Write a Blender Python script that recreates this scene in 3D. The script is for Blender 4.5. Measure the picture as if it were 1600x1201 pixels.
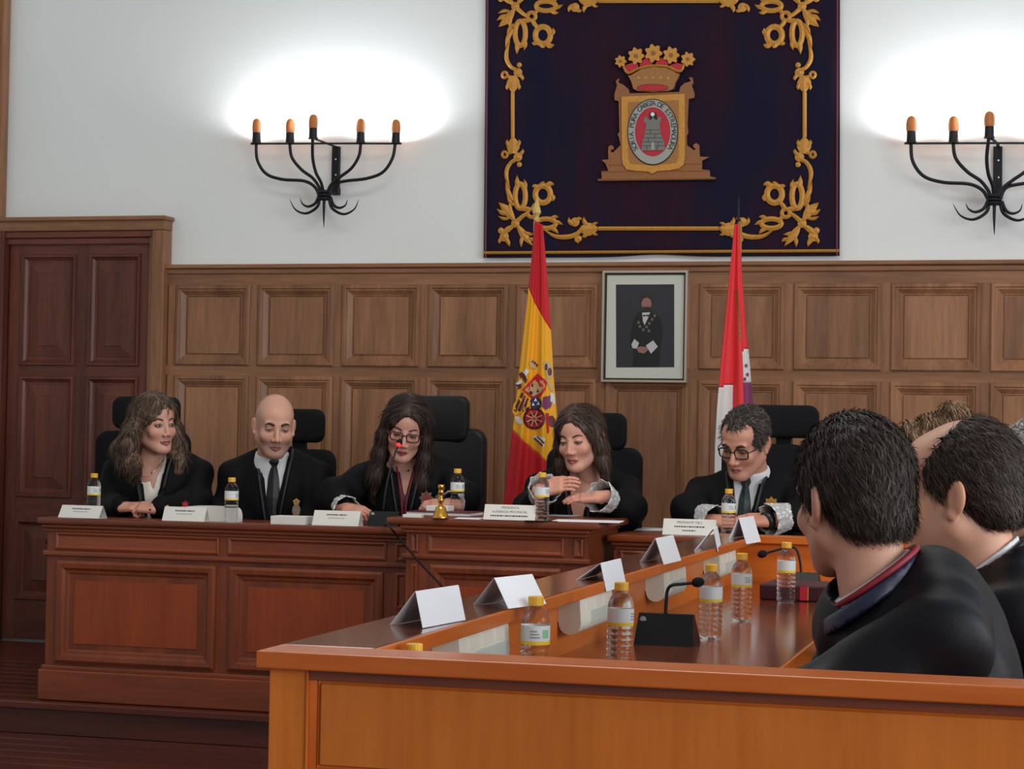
import bpy, bmesh, math, random
import numpy as np
from mathutils import Vector, Matrix
from mathutils.geometry import tessellate_polygon

for o in list(bpy.data.objects):
    bpy.data.objects.remove(o, do_unlink=True)
scene = bpy.context.scene
COL = scene.collection
random.seed(5)
RNG = np.random.default_rng(5)

# ------------------------------------------------------------------ camera
FPX, KY, ROLL, HY, CAMZ = 3150.0, 0.271, math.radians(1.0), 682.0, 1.28
_th, _p = math.atan(KY), math.atan((HY - 600.5) / FPX)
_R0 = Vector((math.cos(_th), math.sin(_th), 0)); _F0 = Vector((-math.sin(_th), math.cos(_th), 0)); _U0 = Vector((0, 0, 1))
CF = math.cos(_p) * _F0 + math.sin(_p) * _U0
_U = -math.sin(_p) * _F0 + math.cos(_p) * _U0
CR = math.cos(ROLL) * _R0 + math.sin(ROLL) * _U
CU = -math.sin(ROLL) * _R0 + math.cos(ROLL) * _U
CO = Vector((0, 0, CAMZ))
cam_data = bpy.data.cameras.new('camera')
cam_data.sensor_width = 36.0
cam_data.lens = FPX / 1600.0 * 36.0
cam_data.clip_end = 100
cam = bpy.data.objects.new('camera', cam_data)
COL.objects.link(cam)
M = Matrix.Identity(4)
for i in range(3):
    M[i][0], M[i][1], M[i][2], M[i][3] = CR[i], CU[i], -CF[i], CO[i]
cam.matrix_world = M
scene.camera = cam

# ------------------------------------------------------------------ light and exposure
scene.view_settings.view_transform = 'Standard'
scene.view_settings.look = 'None'
scene.view_settings.gamma = 1.0
scene.view_settings.use_curve_mapping = False
scene.view_settings.exposure = 0.0
world = bpy.data.worlds.new('room_air')
scene.world = world
world.use_nodes = True
_bg = world.node_tree.nodes['Background']
_bg.inputs['Color'].default_value = (0.94, 0.97, 1.0, 1)
_bg.inputs['Strength'].default_value = 0.40


def area_light(name, loc, target, sx, sy, power, color):
    d = bpy.data.lights.new(name, 'AREA')
    d.shape = 'RECTANGLE'; d.size = sx; d.size_y = sy; d.energy = power; d.color = color
    o = bpy.data.objects.new(name, d); COL.objects.link(o)
    o.location = loc
    o.rotation_euler = (Vector(target) - Vector(loc)).to_track_quat('-Z', 'Y').to_euler()
    return o


# tall windows in the right-hand side wall, and the hall's ceiling lamps
area_light('window_daylight', (4.2, 3.6, 2.3), (-0.6, 4.6, 0.9), 3.6, 2.2, 190, (0.93, 0.97, 1.0))
area_light('window_daylight', (4.2, -1.2, 2.3), (-0.8, 3.4, 0.8), 3.0, 2.2, 170, (0.93, 0.97, 1.0))
area_light('ceiling_lamp', (-1.6, 5.6, 4.3), (-1.6, 6.4, 0.0), 2.4, 1.2, 75, (1.0, 0.95, 0.88))

# ------------------------------------------------------------------ rays of the camera to places in the room


def ray(x, y):
    x, y = float(x), float(y)
    return (x - 800.0) / FPX * CR - (y - 600.5) / FPX * CU + CF


def at(x, y, Y):
    d = ray(x, y); return CO + d * (float(Y) / d.y)


def atz(x, y, z):
    d = ray(x, y); return CO + d * ((z - CAMZ) / d.z)


def px_m(Y, x=800):
    """metres of one photograph pixel at depth Y"""
    a, b = at(x, 600, Y), at(x + 1, 600, Y)
    return (b - a).length


# ------------------------------------------------------------------ materials
MATS = {}


def new_mat(name):
    m = bpy.data.materials.new(name); m.use_nodes = True
    nt = m.node_tree; b = nt.nodes['Principled BSDF']
    return m, nt, b


def srgb(r, g, b):
    f = lambda c: (c / 255.0 / 12.92) if c / 255.0 <= 0.04045 else ((c / 255.0 + 0.055) / 1.055) ** 2.4
    return (f(r), f(g), f(b), 1.0)


def plain(name, col, rough=0.5, metal=0.0, noise=0.0, nscale=30, bump=0.0, spec=0.5, coat=0.0, sheen=0.0, stretch=(1, 1, 1)):
    m, nt, b = new_mat(name)
    b.inputs['Base Color'].default_value = col
    b.inputs['Roughness'].default_value = rough
    b.inputs['Metallic'].default_value = metal
    b.inputs['Specular IOR Level'].default_value = spec
    b.inputs['Coat Weight'].default_value = coat
    b.inputs['Sheen Weight'].default_value = sheen
    if noise or bump:
        tc = nt.nodes.new('ShaderNodeTexCoord'); mp = nt.nodes.new('ShaderNodeMapping')
        mp.inputs['Scale'].default_value = stretch
        n = nt.nodes.new('ShaderNodeTexNoise'); n.inputs['Scale'].default_value = nscale; n.inputs['Detail'].default_value = 4
        nt.links.new(tc.outputs['Object'], mp.inputs['Vector']); nt.links.new(mp.outputs['Vector'], n.inputs['Vector'])
        if noise:
            mx = nt.nodes.new('ShaderNodeMix'); mx.data_type = 'RGBA'
            mx.inputs['A'].default_value = tuple(c * (1 - noise) for c in col[:3]) + (1,)
            mx.inputs['B'].default_value = tuple(min(1, c * (1 + noise)) for c in col[:3]) + (1,)
            nt.links.new(n.outputs['Fac'], mx.inputs['Factor']); nt.links.new(mx.outputs['Result'], b.inputs['Base Color'])
        if bump:
            bp = nt.nodes.new('ShaderNodeBump'); bp.inputs['Strength'].default_value = bump; bp.inputs['Distance'].default_value = 0.004
            nt.links.new(n.outputs['Fac'], bp.inputs['Height']); nt.links.new(bp.outputs['Normal'], b.inputs['Normal'])
    MATS[name] = m
    return m


def wood(name, c1, c2, axis='Z', rough=0.42, scale=7.0, bump=0.12, coat=0.0, spec=0.4):
    m, nt, b = new_mat(name)
    N = nt.nodes; L = nt.links
    tc = N.new('ShaderNodeTexCoord'); oi = N.new('ShaderNodeObjectInfo')
    add = N.new('ShaderNodeVectorMath'); add.operation = 'MULTIPLY_ADD'
    comb = N.new('ShaderNodeCombineXYZ')
    for k in range(3):
        L.new(oi.outputs['Random'], comb.inputs[k])
    L.new(comb.outputs[0], add.inputs[0]); add.inputs[1].default_value = (7.3, 5.1, 9.7)
    L.new(tc.outputs['Object'], add.inputs[2])
    mp = N.new('ShaderNodeMapping')
    s = {'X': (0.09, 1, 1), 'Y': (1, 0.09, 1), 'Z': (1, 1, 0.09)}[axis]
    mp.inputs['Scale'].default_value = s
    L.new(add.outputs[0], mp.inputs['Vector'])
    n1 = N.new('ShaderNodeTexNoise'); n1.inputs['Scale'].default_value = scale; n1.inputs['Detail'].default_value = 5; n1.inputs['Distortion'].default_value = 0.6
    n2 = N.new('ShaderNodeTexNoise'); n2.inputs['Scale'].default_value = scale * 9; n2.inputs['Detail'].default_value = 3
    L.new(mp.outputs[0], n1.inputs['Vector']); L.new(mp.outputs[0], n2.inputs['Vector'])
    mixf = N.new('ShaderNodeMath'); mixf.operation = 'MULTIPLY_ADD'; mixf.inputs[1].default_value = 0.35
    sc = N.new('ShaderNodeMath'); sc.operation = 'MULTIPLY'; sc.inputs[1].default_value = 0.72
    L.new(n1.outputs['Fac'], sc.inputs[0]); L.new(n2.outputs['Fac'], mixf.inputs[0]); L.new(sc.outputs[0], mixf.inputs[2])
    rp = N.new('ShaderNodeValToRGB')
    rp.color_ramp.elements[0].position = 0.33; rp.color_ramp.elements[0].color = c1
    rp.color_ramp.elements[1].position = 0.72; rp.color_ramp.elements[1].color = c2
    L.new(mixf.outputs[0], rp.inputs['Fac'])
    hue = N.new('ShaderNodeHueSaturation')
    rr = N.new('ShaderNodeMapRange'); rr.inputs['To Min'].default_value = 0.88; rr.inputs['To Max'].default_value = 1.12
    L.new(oi.outputs['Random'], rr.inputs['Value']); L.new(rr.outputs[0], hue.inputs['Value'])
    L.new(rp.outputs['Color'], hue.inputs['Color']); L.new(hue.outputs['Color'], b.inputs['Base Color'])
    bp = N.new('ShaderNodeBump'); bp.inputs['Strength'].default_value = bump; bp.inputs['Distance'].default_value = 0.002
    L.new(mixf.outputs[0], bp.inputs['Height']); L.new(bp.outputs['Normal'], b.inputs['Normal'])
    b.inputs['Roughness'].default_value = rough; b.inputs['Specular IOR Level'].default_value = spec
    b.inputs['Coat Weight'].default_value = coat; b.inputs['Coat Roughness'].default_value = 0.12
    MATS[name] = m
    return m


def attr_mat(name, rough=0.5, spec=0.4, bump=0.0, nscale=200, sss=0.0, stretch=(1, 1, 1), sheen=0.0):
    """colour comes from a colour attribute written on the mesh"""
    m, nt, b = new_mat(name)
    a = nt.nodes.new('ShaderNodeAttribute'); a.attribute_name = 'Col'
    nt.links.new(a.outputs['Color'], b.inputs['Base Color'])
    b.inputs['Roughness'].default_value = rough; b.inputs['Specular IOR Level'].default_value = spec
    b.inputs['Subsurface Weight'].default_value = sss
    b.inputs['Subsurface Radius'].default_value = (0.012, 0.005, 0.003)
    b.inputs['Sheen Weight'].default_value = sheen
    if bump:
        tc = nt.nodes.new('ShaderNodeTexCoord'); mp = nt.nodes.new('ShaderNodeMapping'); mp.inputs['Scale'].default_value = stretch
        n = nt.nodes.new('ShaderNodeTexNoise'); n.inputs['Scale'].default_value = nscale; n.inputs['Detail'].default_value = 3
        bp = nt.nodes.new('ShaderNodeBump'); bp.inputs['Strength'].default_value = bump; bp.inputs['Distance'].default_value = 0.002
        nt.links.new(tc.outputs['Object'], mp.inputs['Vector']); nt.links.new(mp.outputs[0], n.inputs['Vector'])
        nt.links.new(n.outputs['Fac'], bp.inputs['Height']); nt.links.new(bp.outputs['Normal'], b.inputs['Normal'])
    MATS[name] = m
    return m


def emit(name, col, strength):
    m, nt, b = new_mat(name)
    b.inputs['Base Color'].default_value = col
    b.inputs['Emission Color'].default_value = col; b.inputs['Emission Strength'].default_value = strength
    MATS[name] = m
    return m


plain('plaster', srgb(232, 235, 233), 0.85, noise=0.02, nscale=3, bump=0.05)
wood('oak', srgb(112, 74, 50), srgb(164, 116, 82), 'Z', 0.42)
wood('oak_x', srgb(112, 74, 50), srgb(164, 116, 82), 'X', 0.42)
wood('door_wood', srgb(74, 36, 26), srgb(116, 62, 46), 'Z', 0.38)
wood('door_wood_x', srgb(74, 36, 26), srgb(116, 62, 46), 'X', 0.38)
wood('bench_wood', srgb(96, 44, 22), srgb(138, 66, 34), 'Z', 0.36)
wood('bench_wood_x', srgb(96, 44, 22), srgb(136, 66, 36), 'X', 0.32, coat=0.1)
wood('bench_field', srgb(126, 52, 20), srgb(158, 70, 30), 'Z', 0.36)
wood('desk_wood', srgb(190, 98, 26), srgb(218, 124, 44), 'Z', 0.34, bump=0.05)
wood('desk_wood_x', srgb(186, 88, 24), srgb(212, 112, 40), 'X', 0.3, bump=0.05)
wood('desk_wood_y', srgb(188, 92, 28), srgb(212, 116, 44), 'Y', 0.3, bump=0.05)
wood('desk_top', srgb(94, 42, 20), srgb(124, 60, 32), 'Y', 0.16, bump=0.02, coat=0.5)
wood('desk_top_x', srgb(94, 42, 20), srgb(124, 60, 32), 'X', 0.2, bump=0.03, coat=0.4)
wood('floor_wood', srgb(66, 26, 18), srgb(98, 42, 28), 'X', 0.22, bump=0.05, coat=0.3)
plain('iron', srgb(34, 34, 38), 0.5, 0.6, bump=0.2, nscale=60)
plain('black_fabric', srgb(20, 20, 23), 0.9, bump=0.3, nscale=500, spec=0.2)
plain('black_leather', srgb(16, 16, 18), 0.5, bump=0.2, nscale=220, spec=0.35)
plain('black_plastic', srgb(10, 10, 12), 0.45, spec=0.3)
plain('chrome', srgb(190, 190, 195), 0.2, 1.0)
plain('gold_metal', srgb(214, 160, 70), 0.25, 1.0)
plain('gold_bright', srgb(226, 196, 120), 0.3, 0.35)
plain('gold_pole', srgb(214, 176, 96), 0.3, 0.9)
def velvet_mat():
    m, nt, b = new_mat('velvet')
    tc = nt.nodes.new('ShaderNodeTexCoord'); mp = nt.nodes.new('ShaderNodeMapping'); mp.inputs['Scale'].default_value = (2.6, 1, 0.5)
    n = nt.nodes.new('ShaderNodeTexNoise'); n.inputs['Scale'].default_value = 1.6; n.inputs['Detail'].default_value = 2
    rp = nt.nodes.new('ShaderNodeValToRGB'); rp.color_ramp.elements[0].position = 0.38; rp.color_ramp.elements[0].color = srgb(44, 20, 34); rp.color_ramp.elements[1].position = 0.62; rp.color_ramp.elements[1].color = srgb(24, 22, 44)
    L = nt.links; L.new(tc.outputs['Object'], mp.inputs['Vector']); L.new(mp.outputs[0], n.inputs['Vector']); L.new(n.outputs['Fac'], rp.inputs['Fac']); L.new(rp.outputs['Color'], b.inputs['Base Color'])
    b.inputs['Roughness'].default_value = 0.85; b.inputs['Specular IOR Level'].default_value = 0.12; b.inputs['Sheen Weight'].default_value = 0.15
    MATS['velvet'] = m


velvet_mat()
plain('gold_thread', srgb(196, 138, 52), 0.5, 0.15, noise=0.25, nscale=90, bump=0.5)
plain('gold_thread_dull', srgb(146, 94, 54), 0.6, 0.1, noise=0.2, nscale=120, bump=0.5)
plain('gold_thread_pale', srgb(160, 110, 58), 0.6, 0.1, noise=0.2, nscale=120, bump=0.4)
plain('paper', srgb(228, 230, 234), 0.7)
plain('paper_cream', srgb(214, 212, 204), 0.75)
plain('ink', srgb(58, 58, 62), 0.8)
plain('ink_light', srgb(140, 140, 142), 0.8)
plain('yellow_cap', srgb(226, 172, 48), 0.4)
plain('label_white', srgb(214, 218, 216), 0.55, noise=0.06, nscale=160)
plain('label_yellow', srgb(232, 196, 40), 0.5)
plain('label_green', srgb(140, 190, 150), 0.5)
plain('label_grey', srgb(150, 156, 160), 0.5)
plain('maroon', srgb(92, 20, 40), 0.5)
plain('maroon_dark', srgb(58, 18, 26), 0.4)
plain('red_cloth', srgb(196, 24, 36), 0.7, bump=0.1, nscale=300)
plain('red_bright', srgb(224, 48, 52), 0.7, bump=0.1, nscale=300)
plain('crimson', srgb(184, 28, 46), 0.6)
plain('yellow_cloth', srgb(240, 170, 28), 0.7, bump=0.1, nscale=300)
plain('white_cloth', srgb(216, 214, 210), 0.8, bump=0.1, nscale=300)
plain('purple_cloth', srgb(126, 52, 98), 0.7)
plain('blue_cloth', srgb(44, 48, 96), 0.7)
plain('silver_thread', srgb(160, 160, 154), 0.6, 0.1, bump=0.3, nscale=200)
plain('grey_stone', srgb(120, 118, 112), 0.7, noise=0.15, nscale=160)
plain('dark_line', srgb(40, 36, 36), 0.8)
plain('beige_thread', srgb(196, 170, 120), 0.7)
plain('socket_white', srgb(228, 224, 208), 0.45)
plain('socket_greenish', srgb(196, 206, 196), 0.4)  # pale greenish plastic of the outlet cover strips
plain('silver_frame', srgb(196, 182, 164), 0.35, 0.6)
plain('mat_board', srgb(206, 206, 194), 0.8)
plain('photo_dark', srgb(44, 45, 48), 0.3)
plain('photo_black', srgb(22, 22, 24), 0.3)
plain('photo_skin', srgb(150, 108, 94), 0.3)
plain('photo_white', srgb(196, 190, 190), 0.3)
plain('photo_gold', srgb(110, 96, 76), 0.3)
plain('photo_hair', srgb(52, 36, 30), 0.3)
emit('amber_bulb', srgb(176, 106, 52), 0.14)
emit('red_led', srgb(255, 30, 40), 2.2)


def glassy(name, col, fac):
    m, nt, b = new_mat(name)
    b.inputs['Base Color'].default_value = col
    b.inputs['Roughness'].default_value = 0.04
    b.inputs['Transmission Weight'].default_value = 1.0
    b.inputs['IOR'].default_value = 1.33
    tr = nt.nodes.new('ShaderNodeBsdfTransparent'); mx = nt.nodes.new('ShaderNodeMixShader'); mx.inputs[0].default_value = fac
    nt.links.new(b.outputs[0], mx.inputs[1]); nt.links.new(tr.outputs[0], mx.inputs[2])
    nt.links.new(mx.outputs[0], nt.nodes['Material Output'].inputs['Surface'])
    MATS[name] = m


glassy('clear_plastic', (0.97, 0.98, 1.0, 1), 0.35)
glassy('lens_glass', (0.9, 0.9, 0.95, 1), 0.8)

# ------------------------------------------------------------------ scene helpers


def setp(o, label=None, cat=None, group=None, kind=None):
    if label: o['label'] = label
    if cat: o['category'] = cat
    if group: o['group'] = group
    if kind: o['kind'] = kind
    return o


def thing(name, label, cat, loc=(0, 0, 0), rotz=0.0, group=None, kind=None):
    o = bpy.data.objects.new(name, None); COL.objects.link(o)
    o.empty_display_size = 0.1
    o.location = loc; o.rotation_euler = (0, 0, rotz)
    return setp(o, label, cat, group, kind)


def link(name, me, parent=None, mat=None):
    o = bpy.data.objects.new(name, me); COL.objects.link(o)
    if parent is not None: o.parent = parent
    if mat is not None and not me.materials:
        me.materials.append(MATS[mat] if isinstance(mat, str) else mat)
    return o


def copy_tree(o, parent=None):
    c = o.copy(); COL.objects.link(c)
    c.parent = parent
    for ch in list(o.children):
        copy_tree(ch, c)
    return c


class MB:
    """collects shapes for one mesh"""

    def __init__(self, off=(0, 0, 0)):
        self.v = []; self.f = []; self.off = Vector(off)

    def add(self, vs, fs):
        n = len(self.v)
        self.v += [tuple(Vector(p) - self.off) for p in vs]
        self.f += [tuple(i + n for i in q) for q in fs]
        return self

    def box(self, x0, x1, y0, y1, z0, z1, bev=0.0):
        if bev > 0:
            bm = bmesh.new(); bmesh.ops.create_cube(bm, size=1.0)
            for v in bm.verts:
                v.co = Vector(((x0 + x1) / 2 + v.co.x * (x1 - x0), (y0 + y1) / 2 + v.co.y * (y1 - y0), (z0 + z1) / 2 + v.co.z * (z1 - z0)))
            bmesh.ops.bevel(bm, geom=list(bm.edges), offset=bev, segments=2, profile=0.5, affect='EDGES')
            bm.verts.index_update()
            self.add([v.co[:] for v in bm.verts], [[v.index for v in f.verts] for f in bm.faces]); bm.free()
            return self
        vs = [(x, y, z) for z in (z0, z1) for y in (y0, y1) for x in (x0, x1)]
        return self.add(vs, [(0, 2, 3, 1), (4, 5, 7, 6), (0, 1, 5, 4), (2, 6, 7, 3), (0, 4, 6, 2), (1, 3, 7, 5)])

    def nested(self, x0, x1, z0, z1, loops, y=0.0, cap=True):
        """mitred frame facing -Y: loops are (inset, depth)"""
        vs = []; fs = []
        for (d, dy) in loops:
            vs += [(x0 + d, y + dy, z0 + d), (x1 - d, y + dy, z0 + d), (x1 - d, y + dy, z1 - d), (x0 + d, y + dy, z1 - d)]
        for k in range(len(loops) - 1):
            a, b = 4 * k, 4 * k + 4
            for i in range(4):
                j = (i + 1) % 4
                fs.append((a + i, a + j, b + j, b + i))
        if cap:
            a = 4 * (len(loops) - 1); fs.append((a, a + 1, a + 2, a + 3))
        return self.add(vs, fs)

    def tube(self, pts, r, n=8, caps=True, flat=1.0):
        pts = [Vector(p) for p in pts]; m = len(pts)
        rs = [r] * m if not hasattr(r, '__len__') else list(r)
        t0 = (pts[1] - pts[0]).normalized()
        up = Vector((0, 0, 1)) if abs(t0.z) < 0.9 else Vector((1, 0, 0))
        nrm = (up - t0 * up.dot(t0)).normalized()
        vs = []; fs = []
        for i in range(m):
            t = (pts[min(i + 1, m - 1)] - pts[max(i - 1, 0)]).normalized()
            nrm = (nrm - t * nrm.dot(t)).normalized(); bn = t.cross(nrm)
            for k in range(n):
                a = 2 * math.pi * k / n
                vs.append(tuple(pts[i] + (nrm * math.cos(a) * flat + bn * math.sin(a)) * rs[i]))
        for i in range(m - 1):
            for k in range(n):
                k2 = (k + 1) % n
                fs.append((i * n + k, i * n + k2, (i + 1) * n + k2, (i + 1) * n + k))
        if caps:
            fs.append(tuple(reversed(range(n)))); fs.append(tuple((m - 1) * n + k for k in range(n)))
        return self.add(vs, fs)

    def lathe(self, prof, c=(0, 0, 0), n=20, cap=True):
        vs = []; fs = []; c = Vector(c)
        for (r, z) in prof:
            for k in range(n):
                a = 2 * math.pi * k / n
                vs.append((c.x + r * math.cos(a), c.y + r * math.sin(a), c.z + z))
        for i in range(len(prof) - 1):
            for k in range(n):
                k2 = (k + 1) % n
                fs.append((i * n + k, i * n + k2, (i + 1) * n + k2, (i + 1) * n + k))
        if cap:
            fs.append(tuple(reversed(range(n)))); fs.append(tuple((len(prof) - 1) * n + k for k in range(n)))
        return self.add(vs, fs)

    def prism(self, pts, y0, y1):
        """outline (x, z) extruded from y0 (front) to y1"""
        n = len(pts)
        ar = sum(pts[i][0] * pts[(i + 1) % n][1] - pts[(i + 1) % n][0] * pts[i][1] for i in range(n))
        if ar < 0: pts = list(reversed(pts))
        tri = tessellate_polygon([[Vector((p[0], p[1], 0)) for p in pts]])
        vs = [(p[0], y0, p[1]) for p in pts] + [(p[0], y1, p[1]) for p in pts]
        fs = []
        for t in tri:
            a, b, c = t
            s = (pts[b][0] - pts[a][0]) * (pts[c][1] - pts[a][1]) - (pts[c][0] - pts[a][0]) * (pts[b][1] - pts[a][1])
            if s < 0: a, c = c, a
            fs.append((a, b, c)); fs.append((c + n, b + n, a + n))
        for i in range(n):
            j = (i + 1) % n; fs.append((i, i + n, j + n, j))
        return self.add(vs, fs)

    def stroke(self, pts, ws, y0, th, closed=False):
        """embroidered ribbon with a raised spine; pts are (x, z), ws half-widths; front is y0-th"""
        n = len(pts); P = [Vector((p[0], p[1])) for p in pts]
        if not hasattr(ws, '__len__'): ws = [ws] * n
        vs = []; fs = []
        for i in range(n):
            if closed: t = P[(i + 1) % n] - P[i - 1]
            else: t = P[min(i + 1, n - 1)] - P[max(i - 1, 0)]
            if t.length < 1e-9: t = Vector((1, 0))
            t.normalize(); q = Vector((-t.y, t.x)) * ws[i]
            a = P[i] + q; b = P[i] - q
            vs += [(a.x, y0, a.y), (P[i].x, y0 - th, P[i].y), (b.x, y0, b.y)]
        m = n if closed else n - 1
        for i in range(m):
            a = 3 * i; b = 3 * ((i + 1) % n)
            fs += [(a, a + 1, b + 1, b), (a + 1, a + 2, b + 2, b + 1)]
        return self.add(vs, fs)

    def build(self, name, mat, parent=None, smooth=False, fixn=True):
        me = bpy.data.meshes.new(name)
        me.from_pydata(self.v, [], self.f)
        if fixn:
            bm = bmesh.new(); bm.from_mesh(me)
            bmesh.ops.recalc_face_normals(bm, faces=bm.faces); bm.to_mesh(me); bm.free()
        if smooth:
            for p in me.polygons: p.use_smooth = True
        me.update()
        return link(name, me, parent, mat)


def spl(pts, n=6):
    """Catmull-Rom through points of any dimension"""
    P = [np.array(p, float) for p in pts]; out = []
    for i in range(len(P) - 1):
        p0, p1, p2, p3 = P[max(i - 1, 0)], P[i], P[i + 1], P[min(i + 2, len(P) - 1)]
        for k in range(n):
            t = k / n
            out.append(0.5 * ((2 * p1) + (p2 - p0) * t + (2 * p0 - 5 * p1 + 4 * p2 - p3) * t * t + (3 * p1 - p0 - 3 * p2 + p3) * t ** 3))
    out.append(P[-1])
    return out


def smooth_by_angle(o, ang=0.6):
    me = o.data
    for p in me.polygons: p.use_smooth = True
    bm = bmesh.new(); bm.from_mesh(me)
    for e in bm.edges:
        if len(e.link_faces) == 2 and e.calc_face_angle() > ang: e.smooth = False
    bm.to_mesh(me); bm.free()
    return o


def text_mesh(txt, size, align='CENTER'):
    cu = bpy.data.curves.new('t', 'FONT'); cu.body = txt; cu.size = size; cu.align_x = align; cu.align_y = 'CENTER'; cu.extrude = 0.0002
    o = bpy.data.objects.new('t', cu); COL.objects.link(o)
    dg = bpy.context.evaluated_depsgraph_get()
    me = bpy.data.meshes.new_from_object(o.evaluated_get(dg))
    vs = [v.co[:] for v in me.vertices]; fs = [tuple(p.vertices) for p in me.polygons]
    bpy.data.objects.remove(o); bpy.data.curves.remove(cu); bpy.data.meshes.remove(me)
    return vs, fs
# ================================================================== the room
YW, DAIS, YB = 9.9, 0.135, 7.72
XL = at(-10, 300, YW).x                      # the left-hand corner


def wx(x, y=500, Y=YW): return at(x, y, Y).x
def wz(y, x=800, Y=YW): return at(x, y, Y).z


def struct(mb, name, mat, parent=None, smooth=False):
    o = mb.build(name, mat, parent, smooth)
    if parent is None: o['kind'] = 'structure'
    return o


floor = struct(MB().box(XL - 0.2, 5.0, -2.5, YW + 0.2, -0.1, -0.012), 'floor', 'floor_wood')
pl = MB().box(-1.6, 1.6, 0.002, 0.138, -0.012, 0.0, 0.002)
_p = None
for i in range(42):
    for j in range(2):
        if _p is None:
            o = pl.build('plank', 'floor_wood', floor); _p = o.data
        else: o = link('plank', _p, floor)
        o.location = (XL + 1.4 + 3.2 * j + (0.5 if i % 2 else -0.3), 2.2 + i * 0.14 - 0.4, 0)
dais = struct(MB().box(XL - 0.1, 4.0, YB - 0.03, YW + 0.1, 0.0, DAIS - 0.012), 'dais', 'floor_wood')
setp(dais, 'low dark wooden platform along the panelled wall under the bench')
struct(MB().box(XL - 0.1, 4.0, YB - 0.06, YB - 0.02, DAIS - 0.03, DAIS, 0.004), 'nosing', 'floor_wood', dais)
for i in range(15):
    o = link('plank', _p, dais); o.location = (XL + 1.3 + (0.6 if i % 2 else 0), YB - 0.02 + i * 0.14, DAIS)

struct(MB().box(XL - 0.2, 4.4, YW, YW + 0.2, 0, 4.7), 'wall_back', 'plaster')
struct(MB().box(XL - 0.2, XL, 4.0, YW, 0, 4.7), 'wall_left', 'plaster')

# ---- wainscot
ZC = wz(412)
wx0 = wx(262)
YF = YW - 0.03
wains = struct(MB().box(wx0, 3.2, YF, YW - 0.001, DAIS, ZC - 0.02), 'trim_1', 'oak_x')
setp(wains, 'oak panelled wainscot running along the lower back wall')
cap = MB()
zc = ZC
cap.box(wx0 + 0.002, 3.2, YF - 0.05, YW - 0.001, zc - 0.022, zc, 0.006)
cap.box(wx0 + 0.004, 3.2, YF - 0.032, YF + 0.01, zc - 0.05, zc - 0.022, 0.006)
cap.box(wx0 + 0.004, 3.2, YF - 0.014, YF + 0.01, zc - 0.066, zc - 0.05, 0.004)
cap.build('cap_rail', 'oak_x', wains)
MB().box(wx0, 3.2, YF - 0.02, YF + 0.01, DAIS, DAIS + 0.16, 0.005).build('skirting', 'oak_x', wains)
pX0 = wx(277, 500, YF); pitch = (wx(1548, 500, YF) - pX0) / 9.0; pw = pitch * 0.905
rows = [(wz(573, 600, YF), wz(445, 600, YF)), (DAIS + 0.62, wz(589, 600, YF)), (DAIS + 0.2, DAIS + 0.58)]
PROF = [(0, 0.001), (0.0, -0.008), (0.006, -0.014), (0.018, -0.014), (0.024, -0.008), (0.030, -0.008), (0.052, 0.010), (0.056, 0.010), (0.060, 0.016), (0.066, 0.016)]
for (za, zb) in rows:
    mp_ = fl_ = None
    for c in range(-0, 16):
        X = pX0 + c * pitch
        if mp_ is None:
            a = MB().nested(0, pw, za, zb, PROF, 0, cap=False).build('panel_moulding', 'oak', wains)
            b = MB().box(0.064, pw - 0.064, 0.012, 0.02, za + 0.064, zb - 0.064).build('panel', 'oak', wains)
            mp_, fl_ = a.data, b.data
        else:
            a = link('panel_moulding', mp_, wains); b = link('panel', fl_, wains)
        # the field sits in front of the backing board, the moulding around it
        a.location = (X, YF - 0.018, 0); b.location = (X, YF - 0.0225, 0)
# stiles and rails carry the panels proud of the backing
rail = MB()
zs = [DAIS + 0.16, rows[2][0], rows[2][1], rows[1][0], rows[1][1], rows[0][0], rows[0][1], zc - 0.05]
for k in range(0, 8, 2): rail.box(wx0, 3.2, YF - 0.018, YF, zs[k], zs[k + 1])
rail.build('rail', 'oak_x', wains)
st = None
for c in range(0, 16):
    X = pX0 + c * pitch - (pitch - pw)
    if st is None:
        o = MB().box(0, pitch - pw, YF - 0.0175, YF, DAIS + 0.16, zc - 0.05).build('stile', 'oak', wains); st = o.data
    else: o = link('stile', st, wains)
    o.location.x = X

# ---- door with casing in the left corner
ZD = wz(343, 130)
dx0, dx1 = XL + 0.01, wx(268, 450)
cas = struct(MB().box(dx1 - 0.075, dx1, YW - 0.10, YW - 0.001, DAIS, ZD - 0.07, 0.008), 'trim_2', 'oak')
setp(cas, 'brown wooden door casing meeting the wainscot in the left corner')
t = MB(); t.box(dx0 - 0.02, dx1, YW - 0.10, YW - 0.001, ZD - 0.07, ZD, 0.006); t.box(dx0 - 0.02, dx1 + 0.012, YW - 0.125, YW - 0.001, ZD - 0.018, ZD + 0.004, 0.005)
t.build('lintel', 'oak_x', cas)
MB().box(dx1 - 0.1, dx1 - 0.07, YW - 0.075, YW - 0.002, DAIS, ZD - 0.07, 0.008).build('inner_bead', 'oak', cas)
MB().box(dx0 - 0.01, wx(18, 500), YW - 0.1, YW - 0.001, DAIS, ZD - 0.06, 0.008).build('jamb', 'door_wood', cas)
h = MB(); h.box(wx(14), dx1 - 0.08, YW - 0.085, YW - 0.001, ZD - 0.105, ZD - 0.07, 0.005); h.box(wx(14), dx1 - 0.08, YW - 0.065, YW - 0.001, ZD - 0.14, ZD - 0.105, 0.005)
h.build('head_moulding', 'door_wood_x', cas)
lx0, lx1, lz1 = wx(20, 500), dx1 - 0.098, ZD - 0.135
YD = YW - 0.04
door = struct(MB().box(lx0, lx1, YD + 0.012, YW - 0.002, DAIS + 0.01, lz1), 'door_1', 'door_wood')
setp(door, 'dark reddish wooden panelled door behind the left end of the bench')
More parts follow.
